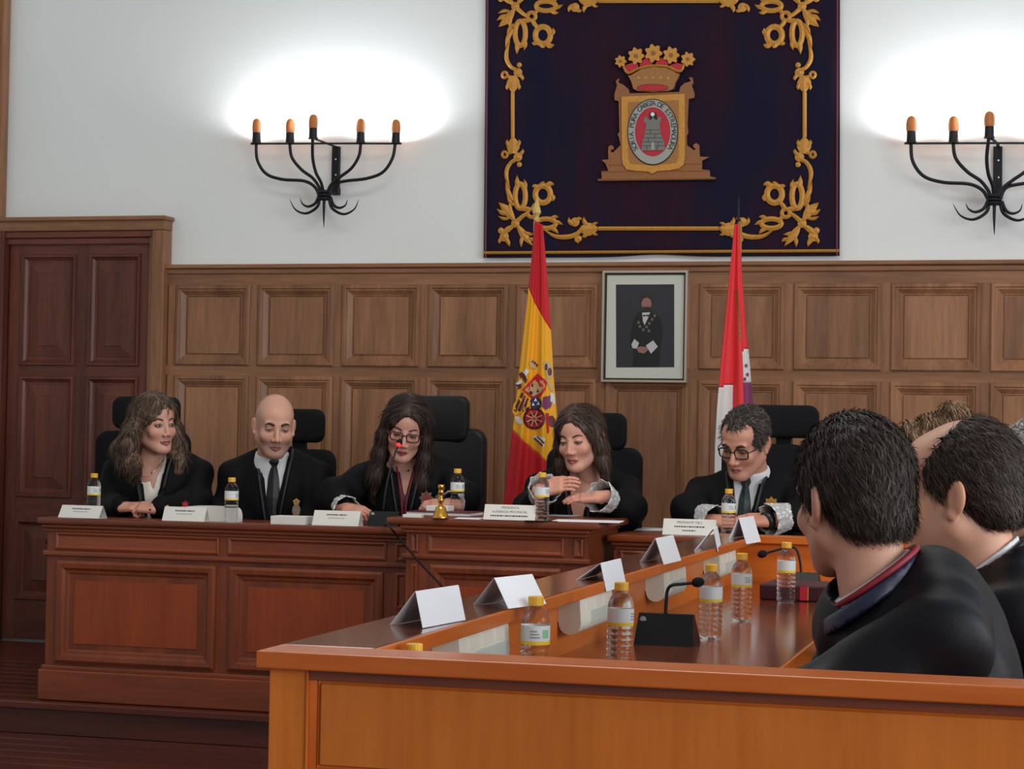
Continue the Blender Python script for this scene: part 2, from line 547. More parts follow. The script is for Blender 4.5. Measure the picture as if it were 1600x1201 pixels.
cw = (lx1 - lx0)
cols = [(lx0 + wx(38) - wx(20), wx(124)), (wx(143), lx1 - 0.06)]
drows = [(wz(572, 130), wz(398, 130)), (wz(778, 130), wz(588, 130)), (DAIS + 0.22, wz(812, 130))]
stl = [(lx0, cols[0][0]), (cols[0][1], cols[1][0]), (cols[1][1], lx1)]
for (a, b) in stl: MB().box(a, b, YD - 0.002, YD + 0.015, DAIS + 0.01, lz1).build('stile', 'door_wood', door)
zz = [DAIS + 0.01, drows[2][0], drows[2][1], drows[1][0], drows[1][1], drows[0][0], drows[0][1], lz1]
for k in range(0, 8, 2): MB().box(lx0, lx1, YD - 0.0015, YD + 0.015, zz[k], zz[k + 1]).build('rail', 'door_wood_x', door)
DP = [(0, -0.002), (0.004, -0.014), (0.016, -0.014), (0.022, -0.004), (0.034, 0.008), (0.046, 0.010), (0.052, 0.008), (0.105, -0.006), (0.108, -0.010)]
for (za, zb) in drows:
    for (a, b) in cols:
        MB().nested(a, b, za, zb, DP, YD).build('panel', 'door_wood', door)

post = struct(MB().box(XL + 0.003, wx(15, 150), YW - 0.07, YW - 0.001, ZD + 0.006, 4.6, 0.01).box(XL + 0.002, wx(8, 150), YW - 0.09, YW - 0.001, ZD + 0.006, 4.6, 0.008), 'trim_3', 'oak')
setp(post, 'narrow vertical wooden post in the corner above the door casing')

# ================================================================== the judges' bench
ZB = 0.905


def panelled_front(root, off, x0, x1, yf, zt, splits, plinth=True):
    """frieze, mouldings, plinth and framed fields of one bench unit"""
    zp = DAIS + 0.13
    zf1, zf0 = zt - 0.05, zt - 0.15
    MB(off).box(x0, x1, yf, yf + 0.04, DAIS + 0.001, zt - 0.05).build('front_board', 'bench_wood', root)
    MB(off).box(x0 - 0.02, x1 + 0.02, yf - 0.022, yf + 0.03, DAIS + 0.001, zp, 0.006).box(x0 - 0.012, x1 + 0.012, yf - 0.012, yf + 0.03, zp - 0.004, zp + 0.018, 0.006).build('plinth', 'bench_wood_x', root)
    MB(off).box(x0 - 0.014, x1 + 0.014, yf - 0.016, yf + 0.02, zf0 - 0.012, zf0 + 0.010, 0.006).build('frieze_moulding', 'bench_wood_x', root)
    for i in range(len(splits) - 1):
        a, b = splits[i], splits[i + 1]
        MB(off).nested(a + 0.02, b - 0.02, zf0 + 0.016, zf1 - 0.012, [(0, 0.002), (0, -0.005), (0.006, -0.008), (0.012, -0.002), (0.016, 0.0)], yf - 0.001).build('frieze_panel', 'bench_wood_x', root)
        w = b - a
        if w > 0.25:
            MB(off).nested(a + 0.03, b - 0.03, zp + 0.03, zf0 - 0.03, [(0, 0.002), (0, -0.010), (0.012, -0.016), (0.03, -0.014), (0.04, -0.004), (0.05, -0.003), (0.078, 0.012), (0.085, 0.012)], yf - 0.001, cap=False).build('panel_moulding', 'bench_wood', root)
            MB(off).box(a + 0.112, b - 0.112, yf - 0.003, yf + 0.01, zp + 0.112, zf0 - 0.112).build('panel', 'bench_field', root)
        else:
            MB(off).nested(a + 0.02, b - 0.02, zf0 - 0.18, zf0 - 0.03, [(0, 0.002), (0, -0.006), (0.01, -0.008), (0.018, 0.0)], yf - 0.001).build('panel', 'bench_wood', root)
            MB(off).nested(a + 0.02, b - 0.02, zp + 0.03, zf0 - 0.21, [(0, 0.002), (0, -0.006), (0.01, -0.008), (0.018, 0.0)], yf - 0.001).build('panel', 'bench_wood', root)


def worktop(root, off, x0, x1, y0, y1, zt, ci0=0.014, ci1=0.014):
    m = MB(off); m.box(x0, x1, y0, y1, zt - 0.028, zt, 0.008)
    o = m.build('worktop', 'bench_wood_x', root); smooth_by_angle(o)
    MB(off).box(x0 + ci0, x1 - ci1, y0 + 0.016, y1 - 0.01, zt - 0.045, zt - 0.0275, 0.006).box(x0 + ci0 + 0.01, x1 - ci1 - 0.01, y0 + 0.028, y1 - 0.01, zt - 0.06, zt - 0.0445, 0.005).build('cornice', 'bench_wood_x', root)


YC = 7.46                                    # front of the raised middle unit
bx0, bx1 = at(58, 812, YB).x, at(622, 830, YC).x
cx1 = at(934, 817, YC).x
off = (bx0, YB, DAIS)
BL = thing('judges_bench', 'long brown panelled bench section in front of the bald man', 'bench', off, group=None)
worktop(BL, off, bx0, bx1 - 0.004, YB - 0.005, YB + 0.35, ZB, ci1=0.0)
b0 = bx0 + 0.035
m1 = at(343, 950, YB).x; m2 = at(606, 950, YB).x
panelled_front(BL, off, b0, bx1 - 0.026, YB + 0.03, ZB, [b0 + 0.02, m1, m2 - 0.0, bx1 - 0.03])
MB(off).box(b0, b0 + 0.03, YB + 0.06, YB + 0.33, DAIS + 0.001, ZB - 0.05).build('side_board', 'bench_wood', BL)
ZM = at(934, 817, YC).z
off = (bx1, YC, DAIS)
BM = thing('judges_bench', 'raised middle bench section jutting forward below the brass bell', 'bench', off)
c0 = bx1 + 0.02
cb1 = at(926, 860, YC + 0.03).x
worktop(BM, off, at(603, 810, YC).x, cx1, YC, YC + 0.60, ZM, ci0=c0 - at(603, 810, YC).x - 0.02, ci1=cx1 - cb1 + 0.012)
panelled_front(BM, off, c0 + 0.0, cb1 - 0.024, YC + 0.045, ZM, [c0 + 0.0, c0 + 0.07, cb1 - 0.095, cb1 - 0.02])
MB(off).box(cb1 - 0.05, cb1 - 0.02, YC + 0.05, YC + 0.57, DAIS + 0.001, ZM - 0.05).build('side_board', 'bench_wood', BM)
MB(off).box(c0, c0 + 0.03, YC + 0.05, YC + 0.57, DAIS + 0.001, ZM - 0.05).build('side_board', 'bench_wood', BM)
off = (cb1, YB, DAIS)
BR = thing('judges_bench', 'lower brown bench section in front of the man with glasses', 'bench', off)
worktop(BR, off, cb1 + 0.004, 1.3, YB - 0.005, YB + 0.35, ZB)
panelled_front(BR, off, cb1 + 0.026, 1.28, YB + 0.03, ZB, [cb1 + 0.03, cb1 + 0.9, cb1 + 1.75, 1.26])

# ================================================================== the near desk
ZS, ZT = 0.945, 0.783
c = atz(398, 1016, ZS)
DX0, DY0 = -1.185, c.y
DXI = -1.03                                  # inner edge of the raised shelf
DY1 = 7.22                                   # far end
TX = -0.585                                  # sitters' edge of the table top
off = (DX0, DY0, 0)
ND = thing('counsel_desk', 'orange-brown long desk with raised shelf nearest the camera', 'desk', off)
TH = 0.027
MB(off).box(DX0, DXI, DY0 + 0.105, DY1 - 0.1, ZS - TH, ZS, 0.0025).build('shelf', 'desk_top', ND)
MB(off).box(DX0, 1.2, DY0, DY0 + 0.105, ZS - TH, ZS, 0.0025).build('front_rail', 'desk_wood_x', ND)
MB(off).box(DX0, 0.9, DY1 - 0.1, DY1, ZS - TH, ZS, 0.0025).build('far_rail', 'desk_wood_x', ND)
MB(off).box(DXI - 0.002, DXI + 0.006, DY0 + 0.105, DY1 - 0.1, ZS - TH, ZS - 0.001, 0.002).build('shelf_lip', 'desk_wood_y', ND)
MB(off).box(DX0 + 0.06, TX, DY0 + 0.07, DY1 - 0.05, ZT - 0.03, ZT, 0.003).build('table_top', 'desk_top', ND)
MB(off).box(TX, TX + 0.006, DY0 + 0.07, DY1 - 0.05, ZT - 0.045, ZT, 0.002).build('table_edge', 'desk_wood_y', ND)
MB(off).box(DXI - 0.085, DXI - 0.06, DY0 + 0.07, DY1 - 0.05, 0.02, ZS - TH).build('inner_panel', 'desk_wood_y', ND)
MB(off).box(DX0 + 0.02, DX0 + 0.045, DY0 + 0.05, DY1 - 0.05, 0.02, ZS - TH).build('outer_panel', 'desk_wood_y', ND)
MB(off).box(DX0 + 0.03, 0.88, DY1 - 0.075, DY1 - 0.05, 0.02, ZS - TH).build('far_panel', 'desk_wood_x', ND)
MB(off).box(DX0 + 0.016, DX0 + 0.078, DY0 + 0.018, DY0 + 0.09, 0.0, ZS - TH, 0.002).build('corner_post', 'desk_wood', ND)
MB(off).box(DX0 + 0.0785, DX0 + 0.0805, DY0 + 0.014, DY0 + 0.05, 0.0, ZS - TH).build('bead', 'desk_wood', ND)
fx0, fx1 = DX0 + 0.0810, 1.18
MB(off).box(fx0, fx1, DY0 + 0.026, DY0 + 0.05, 0.0, ZS - TH).build('front_board', 'desk_wood_x', ND)
pz = [ZS - TH - 0.016, ZS - TH - 0.150, ZS - TH - 0.162, ZS - TH - 0.50, ZS - TH - 0.515, 0.06]
for k in range(0, 6, 2):
    for (a, b) in ((fx0 + 0.014, fx0 + 1.25), (fx0 + 1.28, fx1 - 0.02)):
        MB(off).nested(a, b, pz[k + 1], pz[k], [(0, 0.004), (0.0, -0.0005), (0.003, 0.003), (0.006, -0.004)], DY0 + 0.024).build('front_panel', 'desk_wood', ND)
MB(off).box(fx0, fx1, DY0 + 0.019, DY0 + 0.027, ZS - TH - 0.016, ZS - TH).build('shade_strip', 'bench_wood_x', ND)  # darker wood strip added to stand for the shade under the rail overhang
MB(off).box(fx0, fx0 + 0.012, DY0 + 0.021, DY0 + 0.027, 0.0, ZS - TH - 0.0165).build('fascia_stile', 'desk_wood_x', ND)
# brass-coloured screw head on the inner face, as the photograph shows
MB(off).lathe([(0.006, 0), (0.006, 0.003)], (DXI - 0.058, 4.9, 0.86)).build('screw', 'gold_metal', ND)
# ================================================================== wall hanging with gold embroidery
YT = YW - 0.05


def z3(zx, zy): return at(740 + 0.36875 * zx, 0.36875 * zy, YT)
def z4(zx, zy): return at(920 + 0.2081 * zx, 50 + 0.2081 * zy, YT)


tl = at(758, -48, YT); tr_ = at(1312, -48, YT); bl = at(754, 402, YT); br = at(1311, 399, YT)
off = ((bl.x + br.x) / 2, YT, bl.z)
TP = thing('wall_hanging', 'dark velvet wall hanging with gold embroidered border and coat of arms', 'wall hanging', off)
g = MB(off); NX, NZ = 90, 30
vs = []
for j in range(NZ + 1):
    t = j / NZ
    for i in range(NX + 1):
        s = i / NX
        a = bl.lerp(br, s); b = tl.lerp(tr_, s); p = a.lerp(b, t)
        fold = 0.010 * math.sin(s * 31 + 0.7 * math.sin(5 * t)) * (0.5 + 0.5 * math.sin(s * 7.1 + 1)) * (0.35 + 0.65 * t)
        sag = 0.012 * math.exp(-((s - 0.5) / 0.09) ** 2) * (1 - t) ** 6
        vs.append((p.x, p.y + fold * 0.7 + 0.018, p.z + sag))
fs = [(j * (NX + 1) + i, j * (NX + 1) + i + 1, (j + 1) * (NX + 1) + i + 1, (j + 1) * (NX + 1) + i) for j in range(NZ) for i in range(NX)]
n0 = len(vs); vs += [(v[0], v[1] + 0.008, v[2]) for v in vs]
fs += [tuple(k + n0 for k in reversed(q)) for q in fs[:NX * NZ]]
for i in range(NX): fs.append((i, i + n0, i + 1 + n0, i + 1))
for j in range(NZ):
    a, b = j * (NX + 1), (j + 1) * (NX + 1); fs.append((a, b, b + n0, a + n0)); a += NX; b += NX; fs.append((a, a + n0, b + n0, b))
g.add(vs, fs); g.build('cloth', 'velvet', TP, True)
Y0 = YT + 0.008
TH_ = 0.006


def Wp(p): return (p.x, p.z)


g = MB(off); g.stroke([Wp(bl.lerp(br, k / 20) + Vector((0, 0, 0.024))) for k in range(21)], 0.007, Y0, 0.006); g.build('bottom_braid', 'gold_thread', TP)
for (a, b, zt_) in ((bl, tl, 1), (br, tr_, -1)):
    g = MB(off); g.stroke([Wp(a.lerp(b, k / 20) + Vector((0.012 * zt_, 0, 0))) for k in range(21)], 0.005, Y0, 0.003); g.build('side_hem', 'maroon', TP)

SH = []


def S(pts, ws): SH.append(('s', pts, ws))
def D(x, y, r): SH.append(('d', (x, y), r))
def Rg(x, y, rx, ry, w): SH.append(('r', (x, y), (rx, ry, w)))


S([(172, 935), (142, 892), (104, 857)], [5, 19, 1]); S([(140, 905), (118, 900), (96, 884)], [6, 9, 1]); S([(158, 910), (152, 880), (152, 852)], [6, 9, 1]); S([(150, 925), (125, 925), (102, 915)], [4, 7, 1])
S([(168, 955), (142, 972), (120, 992)], [7, 12, 8]); D(128, 1002, 20); D(114, 976, 13); S([(135, 1010), (146, 1028), (150, 1044)], [10, 8, 1]); S([(120, 1005), (108, 1020), (108, 1032)], [8, 7, 1])
S([(185, 955), (212, 996), (250, 1042)], [6, 16, 1]); S([(205, 980), (230, 990), (256, 992)], [5, 8, 1]); S([(205, 1000), (200, 1022), (200, 1046)], [5, 8, 1]); S([(225, 1010), (250, 1014), (262, 1024)], [5, 7, 1])
D(175, 945, 18); S([(182, 936), (210, 912), (235, 900)], [10, 8, 9]); Rg(244, 902, 17, 17, 8)
Rg(196, 830, 22, 52, 11); S([(188, 790), (183, 768), (182, 742)], [12, 10, 1]); S([(165, 850), (145, 812), (134, 768)], [6, 10, 1]); S([(215, 800), (218, 780), (212, 758)], [8, 8, 1]); S([(170, 870), (150, 850), (140, 825)], [5, 7, 1]); S([(205, 884), (228, 884), (240, 890)], [10, 9, 8])
S([(246, 888), (256, 870), (270, 855)], [9, 9, 8]); Rg(292, 822, 32, 36, 12); S([(270, 795), (256, 788), (246, 790)], [10, 9, 2]); S([(305, 790), (322, 778), (340, 782)], [10, 11, 2]); S([(322, 825), (336, 836), (334, 852)], [9, 9, 2]); S([(285, 790), (290, 776), (300, 770)], [9, 8, 2])
Rg(305, 946, 42, 20, 10); S([(340, 940), (358, 942), (378, 952)], [10, 8, 1]); S([(325, 928), (342, 918), (360, 918)], [8, 8, 1]); S([(325, 964), (345, 975), (358, 990)], [8, 8, 1]); S([(258, 915), (270, 930), (280, 938)], [8, 8, 6])
S([(300, 975), (345, 1000), (400, 1002), (438, 988), (458, 962)], [3, 8, 10, 9, 6]); D(428, 940, 19); S([(418, 950), (404, 936), (402, 920)], [8, 8, 1]); S([(432, 935), (446, 926), (458, 928)], [9, 8, 2]); D(444, 1010, 13); S([(440, 1000), (432, 1016), (444, 1030)], [8, 7, 2])
S([(452, 970), (488, 970), (528, 967)], [12, 27, 4]); S([(475, 950), (466, 934), (466, 918)], [9, 8, 1]); S([(478, 990), (466, 1000), (456, 1000)], [9, 7, 1]); S([(500, 955), (515, 945), (526, 944)], [7, 6, 1]); S([(500, 985), (514, 992), (526, 994)], [7, 6, 1])
S([(152, 800), (138, 750), (140, 715), (158, 686), (178, 676)], [2, 8, 9, 8, 8]); D(186, 664, 19); D(192, 696, 11); S([(195, 655), (206, 640), (204, 630)], [8, 7, 1]); Rg(130, 654, 11, 12, 6); S([(140, 650), (155, 645), (165, 640)], [5, 7, 7])
S([(165, 650), (166, 616), (165, 578)], [14, 28, 4]); S([(148, 618), (140, 602), (142, 590)], [8, 7, 1]); S([(184, 618), (192, 602), (190, 590)], [8, 7, 1])
zs3 = (z3(400, 500) - z3(300, 500)).length / 100
for (mx, my) in ((0, 0), (1, 0), (0, 1), (1, 1)):
    f = lambda x, y: Wp(z3(1566 - x if mx else x, 970 - y if my else y))
    g = MB(off)
    for kind, p, w in SH:
        if kind == 's':
            q = spl([(a[0], a[1], b) for a, b in zip(p, w)], 5)
            g.stroke([f(a[0], a[1]) for a in q], [max(0.3, a[2]) * zs3 for a in q], Y0, TH_)
        elif kind == 'd':
            c = f(*p); r = w * zs3
            ring_ = [(c[0] + r * math.cos(k * math.pi / 6), Y0, c[1] + r * math.sin(k * math.pi / 6)) for k in range(12)]
            g.add(ring_ + [(c[0], Y0 - TH_, c[1])], [(k, (k + 1) % 12, 12) for k in range(12)])
        else:
            g.stroke([f(p[0] + w[0] * math.cos(k * math.pi / 10), p[1] + w[1] * math.sin(k * math.pi / 10)) for k in range(20)], w[2] * zs3, Y0, TH_, True)
    g.build('corner_scroll', 'gold_thread', TP)
for q in (((528, 967), (1038, 967)), ((528, 3), (1038, 3)), ((164, 580), (164, 390)), ((1402, 580), (1402, 390))):
    g = MB(off); g.stroke([Wp(z3(q[0][0] + (q[1][0] - q[0][0]) * k / 8, q[0][1] + (q[1][1] - q[0][1]) * k / 8)) for k in range(9)], 8 * zs3, Y0, 0.005); g.build('border_rod', 'gold_thread', TP)

# coat of arms


def emb(name, pts, mat, y0, y1, parent=TP):
    return MB(off).prism([Wp(z4(*p)) for p in pts], y0, y1).build(name, mat, parent)


def ell(cx, cy, rx, ry, n=40, a0=0, a1=360):
    return [(cx + rx * math.cos(math.radians(a0 + (a1 - a0) * k / n)), cy + ry * math.sin(math.radians(a0 + (a1 - a0) * k / n))) for k in range(n)]


Ye = YT + 0.005
car = emb('cartouche', [(65, 1118), (100, 1104), (96, 1050), (150, 1046), (128, 990), (98, 962), (150, 956), (146, 900), (150, 862), (170, 850), (188, 862), (186, 886), (170, 880), (165, 900), (185, 905), (240, 850), (228, 790), (218, 770), (232, 750), (226, 520), (196, 512), (194, 470), (214, 400), (204, 372), (224, 350), (230, 356), (222, 380), (262, 398), (300, 430), (308, 462),
      (680, 452), (690, 412), (722, 384), (768, 372), (754, 342), (780, 344), (786, 384), (774, 402), (796, 466), (790, 496), (750, 504), (742, 700), (748, 760), (736, 780), (738, 850), (790, 888), (808, 880), (790, 870), (784, 850), (806, 834), (830, 850), (834, 936), (905, 940), (852, 966), (850, 1032), (908, 1040), (912, 1086), (955, 1094), (948, 1106)], 'gold_thread_dull', Ye - 0.012, Ye + 0.004)
for (a, b) in (((100, 1050), (905, 1042)), ((150, 1000), (850, 990)), ((70, 1108), (950, 1098))):
    MB(off).stroke([Wp(z4(a[0] + (b[0] - a[0]) * k / 6, a[1] + (b[1] - a[1]) * k / 6)) for k in range(7)], 0.0035, Ye - 0.012, 0.004).build('step_moulding', 'gold_thread_pale', car)
shd = emb('shield', [(250, 490), (725, 468), (726, 940), (715, 1000), (680, 1028), (600, 1042), (520, 1046), (480, 1068), (450, 1050), (360, 1046), (290, 1034), (262, 1000), (254, 940)], 'gold_thread', Ye - 0.022, Ye - 0.012)
emb('shield_inset', [(300, 530), (680, 515), (680, 940), (660, 985), (480, 1005), (320, 990), (302, 945)], 'gold_thread_pale', Ye - 0.024, Ye - 0.02, shd)
o_, i_ = ell(487, 755, 184, 242, 60), ell(487, 755, 132, 184, 60)
g = MB(off)
vs = [(Wp(z4(*p))[0], Ye - 0.030, Wp(z4(*p))[1]) for p in o_] + [(Wp(z4(*p))[0], Ye - 0.030, Wp(z4(*p))[1]) for p in i_] + [(Wp(z4(*p))[0], Ye - 0.02, Wp(z4(*p))[1]) for p in o_]
g.add(vs, [(k, (k + 1) % 60, 60 + (k + 1) % 60, 60 + k) for k in range(60)] + [(k, 120 + k, 120 + (k + 1) % 60, (k + 1) % 60) for k in range(60)])
rg = g.build('motto_ring', 'silver_thread', TP)
emb('oval_field', ell(487, 755, 134, 186, 40), 'crimson', Ye - 0.027, Ye - 0.02, shd)
MB(off).stroke([Wp(z4(*p)) for p in ell(487, 755, 186, 244, 60)], 0.0028, Ye - 0.029, 0.003, True).build('ring_outline', 'dark_line', shd)
cas_ = emb('castle', [(402, 896), (410, 826), (430, 762), (440, 692), (422, 684), (424, 646), (448, 644), (448, 660), (470, 658), (470, 640), (506, 640), (506, 658), (526, 658), (526, 644), (550, 644), (550, 682), (540, 690), (546, 760), (572, 828), (580, 892)], 'grey_stone', Ye - 0.032, Ye - 0.026)
g = MB(off)
for (a, b) in (((420, 800), (560, 800)), ((412, 830), (566, 830)), ((408, 860), (574, 860)), ((436, 740), (540, 740)), ((430, 770), (550, 770)), ((455, 800), (455, 830)), ((505, 770), (505, 800)), ((530, 830), (530, 860)), ((445, 860), (445, 892)), ((470, 740), (470, 770)), ((520, 860), (520, 892))):
    g.stroke([Wp(z4(*a)), Wp(z4(*b))], 0.0012, Ye - 0.0322, 0.0006)
g.build('stone_joints', 'dark_line', cas_)
emb('gateway', [(478, 890), (478, 840), (488, 828), (500, 840), (500, 890)], 'silver_thread', Ye - 0.0335, Ye - 0.03, cas_)
emb('king_figure', [(466, 668), (464, 620), (476, 606), (500, 606), (514, 620), (520, 668), (508, 664), (488, 640), (476, 664)], 'dark_line', Ye - 0.0335, Ye - 0.028, cas_)
emb('king_face', ell(488, 625, 15, 15, 16), 'paper', Ye - 0.036, Ye - 0.03, cas_)
crn = emb('crown', [(300, 330), (318, 332), (400, 285), (492, 268), (590, 276), (668, 316), (684, 318), (676, 344), (656, 380), (640, 430), (600, 446), (486, 456), (372, 446), (340, 430), (326, 380)], 'gold_thread_pale', Ye - 0.026, Ye)
emb('crown_lining', ell(485, 424, 112, 22, 24), 'crimson', Ye - 0.029, Ye - 0.02, crn)
MB(off).stroke([Wp(z4(*p)) for p in ell(485, 424, 116, 25, 30)], 0.0035, Ye - 0.026, 0.005, True).build('crown_rim', 'gold_thread_dull', crn)
for (x0, x1) in ((275, 378), (384, 484), (500, 600), (608, 716)):
    dz = 40 if x0 in (275, 608) else 0
    emb('crown_cap', [(x0, 258 + dz * 0.6), (x0 + 8, 232 + dz * .5), ((x0 + x1) / 2, 196 + dz), (x1 - 6, 225 + dz * .5), (x1, 255 + dz * 0.6), ((x0 + x1) / 2 + 20, 264 + dz), ((x0 + x1) / 2 - 20, 264 + dz)], 'crimson', Ye - 0.02, Ye, crn)
MB(off).stroke([Wp(z4(*p)) for p in spl([(262, 250), (300, 312), (380, 278), (492, 258), (600, 266), (690, 300), (724, 236)], 6)], 0.006, Ye - 0.024, 0.006).build('crown_band', 'gold_thread', crn)
for (x, y, r) in ((246, 226, 38), (362, 186, 54), (492, 166, 58), (624, 180, 54), (750, 210, 46)):
    g = MB(off)
    pts = []
    for k in range(40):
        a = 2 * math.pi * k / 40; rr = r * (1 + 0.18 * math.cos(7 * a)); pts.append(Wp(z4(x + rr * math.cos(a), y + rr * 1.05 * math.sin(a))))
    g.prism(pts, Ye - 0.030, Ye - 0.012); fl = g.build('crown_rosette', 'gold_thread', crn)
    MB(off).prism([Wp(z4(*p)) for p in ell(x, y, r * .3, r * .3, 12)], Ye - 0.033, Ye - 0.03).build('rosette_heart', 'gold_thread_dull', crn)
for k in range(5):
    emb('crown_jewel', ell(380 + k * 55, 352 - (3 if k in (1, 2, 3) else 0), 11, 11, 10), 'gold_thread', Ye - 0.029, Ye - 0.02, crn)
txt = 'SORIA PURA CABEZA DE ESTREMADURA'
g = MB(off); u4 = (z4(500, 700) - z4(400, 700)).length / 100
a0, a1 = -127.0, 124.0
for k, ch in enumerate(txt):
    if ch == ' ': continue
    th = math.radians(a0 + (a1 - a0) * k / (len(txt) - 1))
    x, y = 487 + 158 * math.sin(th), 755 - 213 * math.cos(th)
    tang = math.atan2(-(213 * math.sin(th)), 158 * math.cos(th))     # direction of reading, z up
    p = z4(x, y); tv, tf = text_mesh(ch, 52 * u4)
    ca, sa = math.cos(tang), math.sin(tang)
    g.add([(p.x + v[0] * ca - v[1] * sa, Ye - 0.0312 - v[2], p.z + v[0] * sa + v[1] * ca) for v in tv], tf)
g.build('motto_lettering', 'dark_line', rg, fixn=False)

# ================================================================== wrought-iron sconces


def z2(zx, zy, Y): return at(360 + 0.2125 * zx, 150 + 0.2125 * zy, Y)


KN = (688, 730, 9.745)
off = tuple(at(525, 300, YW - 0.01)); off = (off[0], YW - 0.01, off[2])
SC = thing('wall_sconce', 'black wrought-iron five-candle wall sconce left of the hanging', 'sconce', off, group='wrought-iron wall sconces')
arms = [
    ([(190, 352), (198, 470), (262, 570), (380, 612), (540, 624), (620, 668), (655, 740)], 9.77, [(655, 740), (640, 812), (560, 862), (480, 836), (434, 756)]),
    ([(437, 352), (452, 450), (522, 540), (604, 602), (652, 670), (672, 740)], 9.74, [(648, 740), (622, 790), (572, 812), (530, 792), (513, 752)]),
    ([(605, 320), (605, 450), (628, 560), (668, 640), (690, 740)], 9.63, [(690, 740), (687, 850), (687, 966)]),
    ([(958, 350), (945, 440), (890, 530), (800, 600), (735, 660), (705, 740)], 9.74, [(735, 740), (760, 802), (802, 822), (846, 802), (860, 758)]),
    ([(1212, 350), (1190, 460), (1120, 560), (1000, 606), (850, 624), (760, 652), (722, 740)], 9.77, [(725, 740), (746, 822), (830, 868), (910, 832), (943, 762)])]
for (up, Ye_, dn) in arms:
    m = len(up); q = spl([(a[0], a[1], Ye_ + (KN[2] - Ye_) * (k / (m - 1))) for k, a in enumerate(up)], 6)
    MB(off).tube([z2(*a) for a in q], 0.0085, 8).build('arm', 'iron', SC, True)
    q = spl([(a[0], a[1], KN[2]) for a in dn], 6); n_ = len(q)
    MB(off).tube([z2(*a) for a in q], [0.0085 * (1 - 0.9 * (k / (n_ - 1)) ** 2) for k in range(n_)], 8).build('hook', 'iron', SC, True)
kn = MB(off)
kc = z2(*KN)
for k, dz in enumerate((-0.012, 0.0, 0.012)):
    kn.lathe([(0.028, -0.009), (0.036, -0.004), (0.036, 0.004), (0.028, 0.009)], (kc.x, kc.y, kc.z + dz * 1.4), 14)
kn.build('knot_collar', 'iron', SC, True)
MB(off).tube([z2(150, 350, 9.77), z2(440, 349, 9.75), z2(700, 348, 9.75), z2(960, 348, 9.75), z2(1258, 349, 9.77)], 0.0055, 6).build('cross_bar', 'iron', SC)
pa, pb = at(360 + .2125 * 752, 150 + .2125 * 372, YW - .012), at(360 + .2125 * 802, 150 + .2125 * 690, YW - .012)
MB(off).box(pa.x, pb.x, YW - 0.024, YW - 0.001, pb.z, pa.z, 0.003).box(pa.x + .004, pb.x + .004, YW - 0.045, YW - 0.001, pb.z - 0.028, pb.z + 0.01, 0.004).build('wall_plate', 'iron', SC)
for zy in (465, 580):
    q = at(360 + .2125 * 775, 150 + .2125 * zy, YW - .026); MB(off).lathe([(0.005, -0.004), (0.005, 0.004)], q, 8).build('plate_screw', 'chrome', SC)
MB(off).tube([z2(778, 374, YW - .02), z2(720, 352, 9.76), z2(630, 318, 9.645)], 0.009, 6, flat=0.6).build('bracket_bar', 'iron', SC)
MB(off).tube([at(360 + .2125 * 785, 150 + .2125 * 700, YW - .03), z2(700, 735, 9.75)], 0.008, 6).build('lower_stay', 'iron', SC)
for (zx, zy, Yc) in ((192, 345, 9.77), (438, 345, 9.74), (608, 312, 9.63), (957, 342, 9.74), (1216, 346, 9.77)):
    q = z2(zx, zy, Yc); u = (z2(zx + 100, zy, Yc) - z2(zx, zy, Yc)).length / 100
    can = MB(off).lathe([(34 * u, -0.002), (34 * u, 0.003), (29 * u, 0.004), (29 * u, 70 * u), (26 * u, 72 * u)], q, 16).build('candle_cup', 'iron', SC, True)
    smooth_by_angle(can)
    n_ = 16; pr = [(25 * u, 66 * u), (30 * u, 78 * u), (32 * u, 110 * u), (29 * u, 140 * u), (22 * u, 158 * u), (8 * u, 168 * u)]
    g = MB(off); vs = []
    for (r, z) in pr:
        for k in range(n_):
            a = 2 * math.pi * k / n_; rr = r * (1 + 0.10 * math.cos(8 * a)); vs.append((q.x + rr * math.cos(a), q.y + rr * math.sin(a), q.z + z))
    g.add(vs, [(i * n_ + k, i * n_ + (k + 1) % n_, (i + 1) * n_ + (k + 1) % n_, (i + 1) * n_ + k) for i in range(len(pr) - 1) for k in range(n_)] + [tuple((len(pr) - 1) * n_ + k for k in range(n_))])
    g.build('bulb', 'amber_bulb', can, True)
    ld = bpy.data.lights.new('candle_light', 'SPOT'); ld.energy = 7.0; ld.spot_size = math.radians(179); ld.spot_blend = 0.6; ld.color = (0.93, 0.96, 1.0); ld.shadow_soft_size = 0.03
    lo = bpy.data.objects.new('candle_light', ld); COL.objects.link(lo); lo.parent = SC
    lo.location = Vector((q.x, q.y + 0.045, q.z + 50 * u)) - Vector(off); lo.rotation_euler = (math.radians(180), 0, 0)
SC2 = copy_tree(SC)
SC2.location.x += at(1557, 230, YW).x - at(525, 230, YW).x
SC2.location.z += at(1557, 230, YW).z - at(525, 230, YW).z - 0.0
SC2['label'] = 'black wrought-iron five-candle wall sconce right of the hanging'

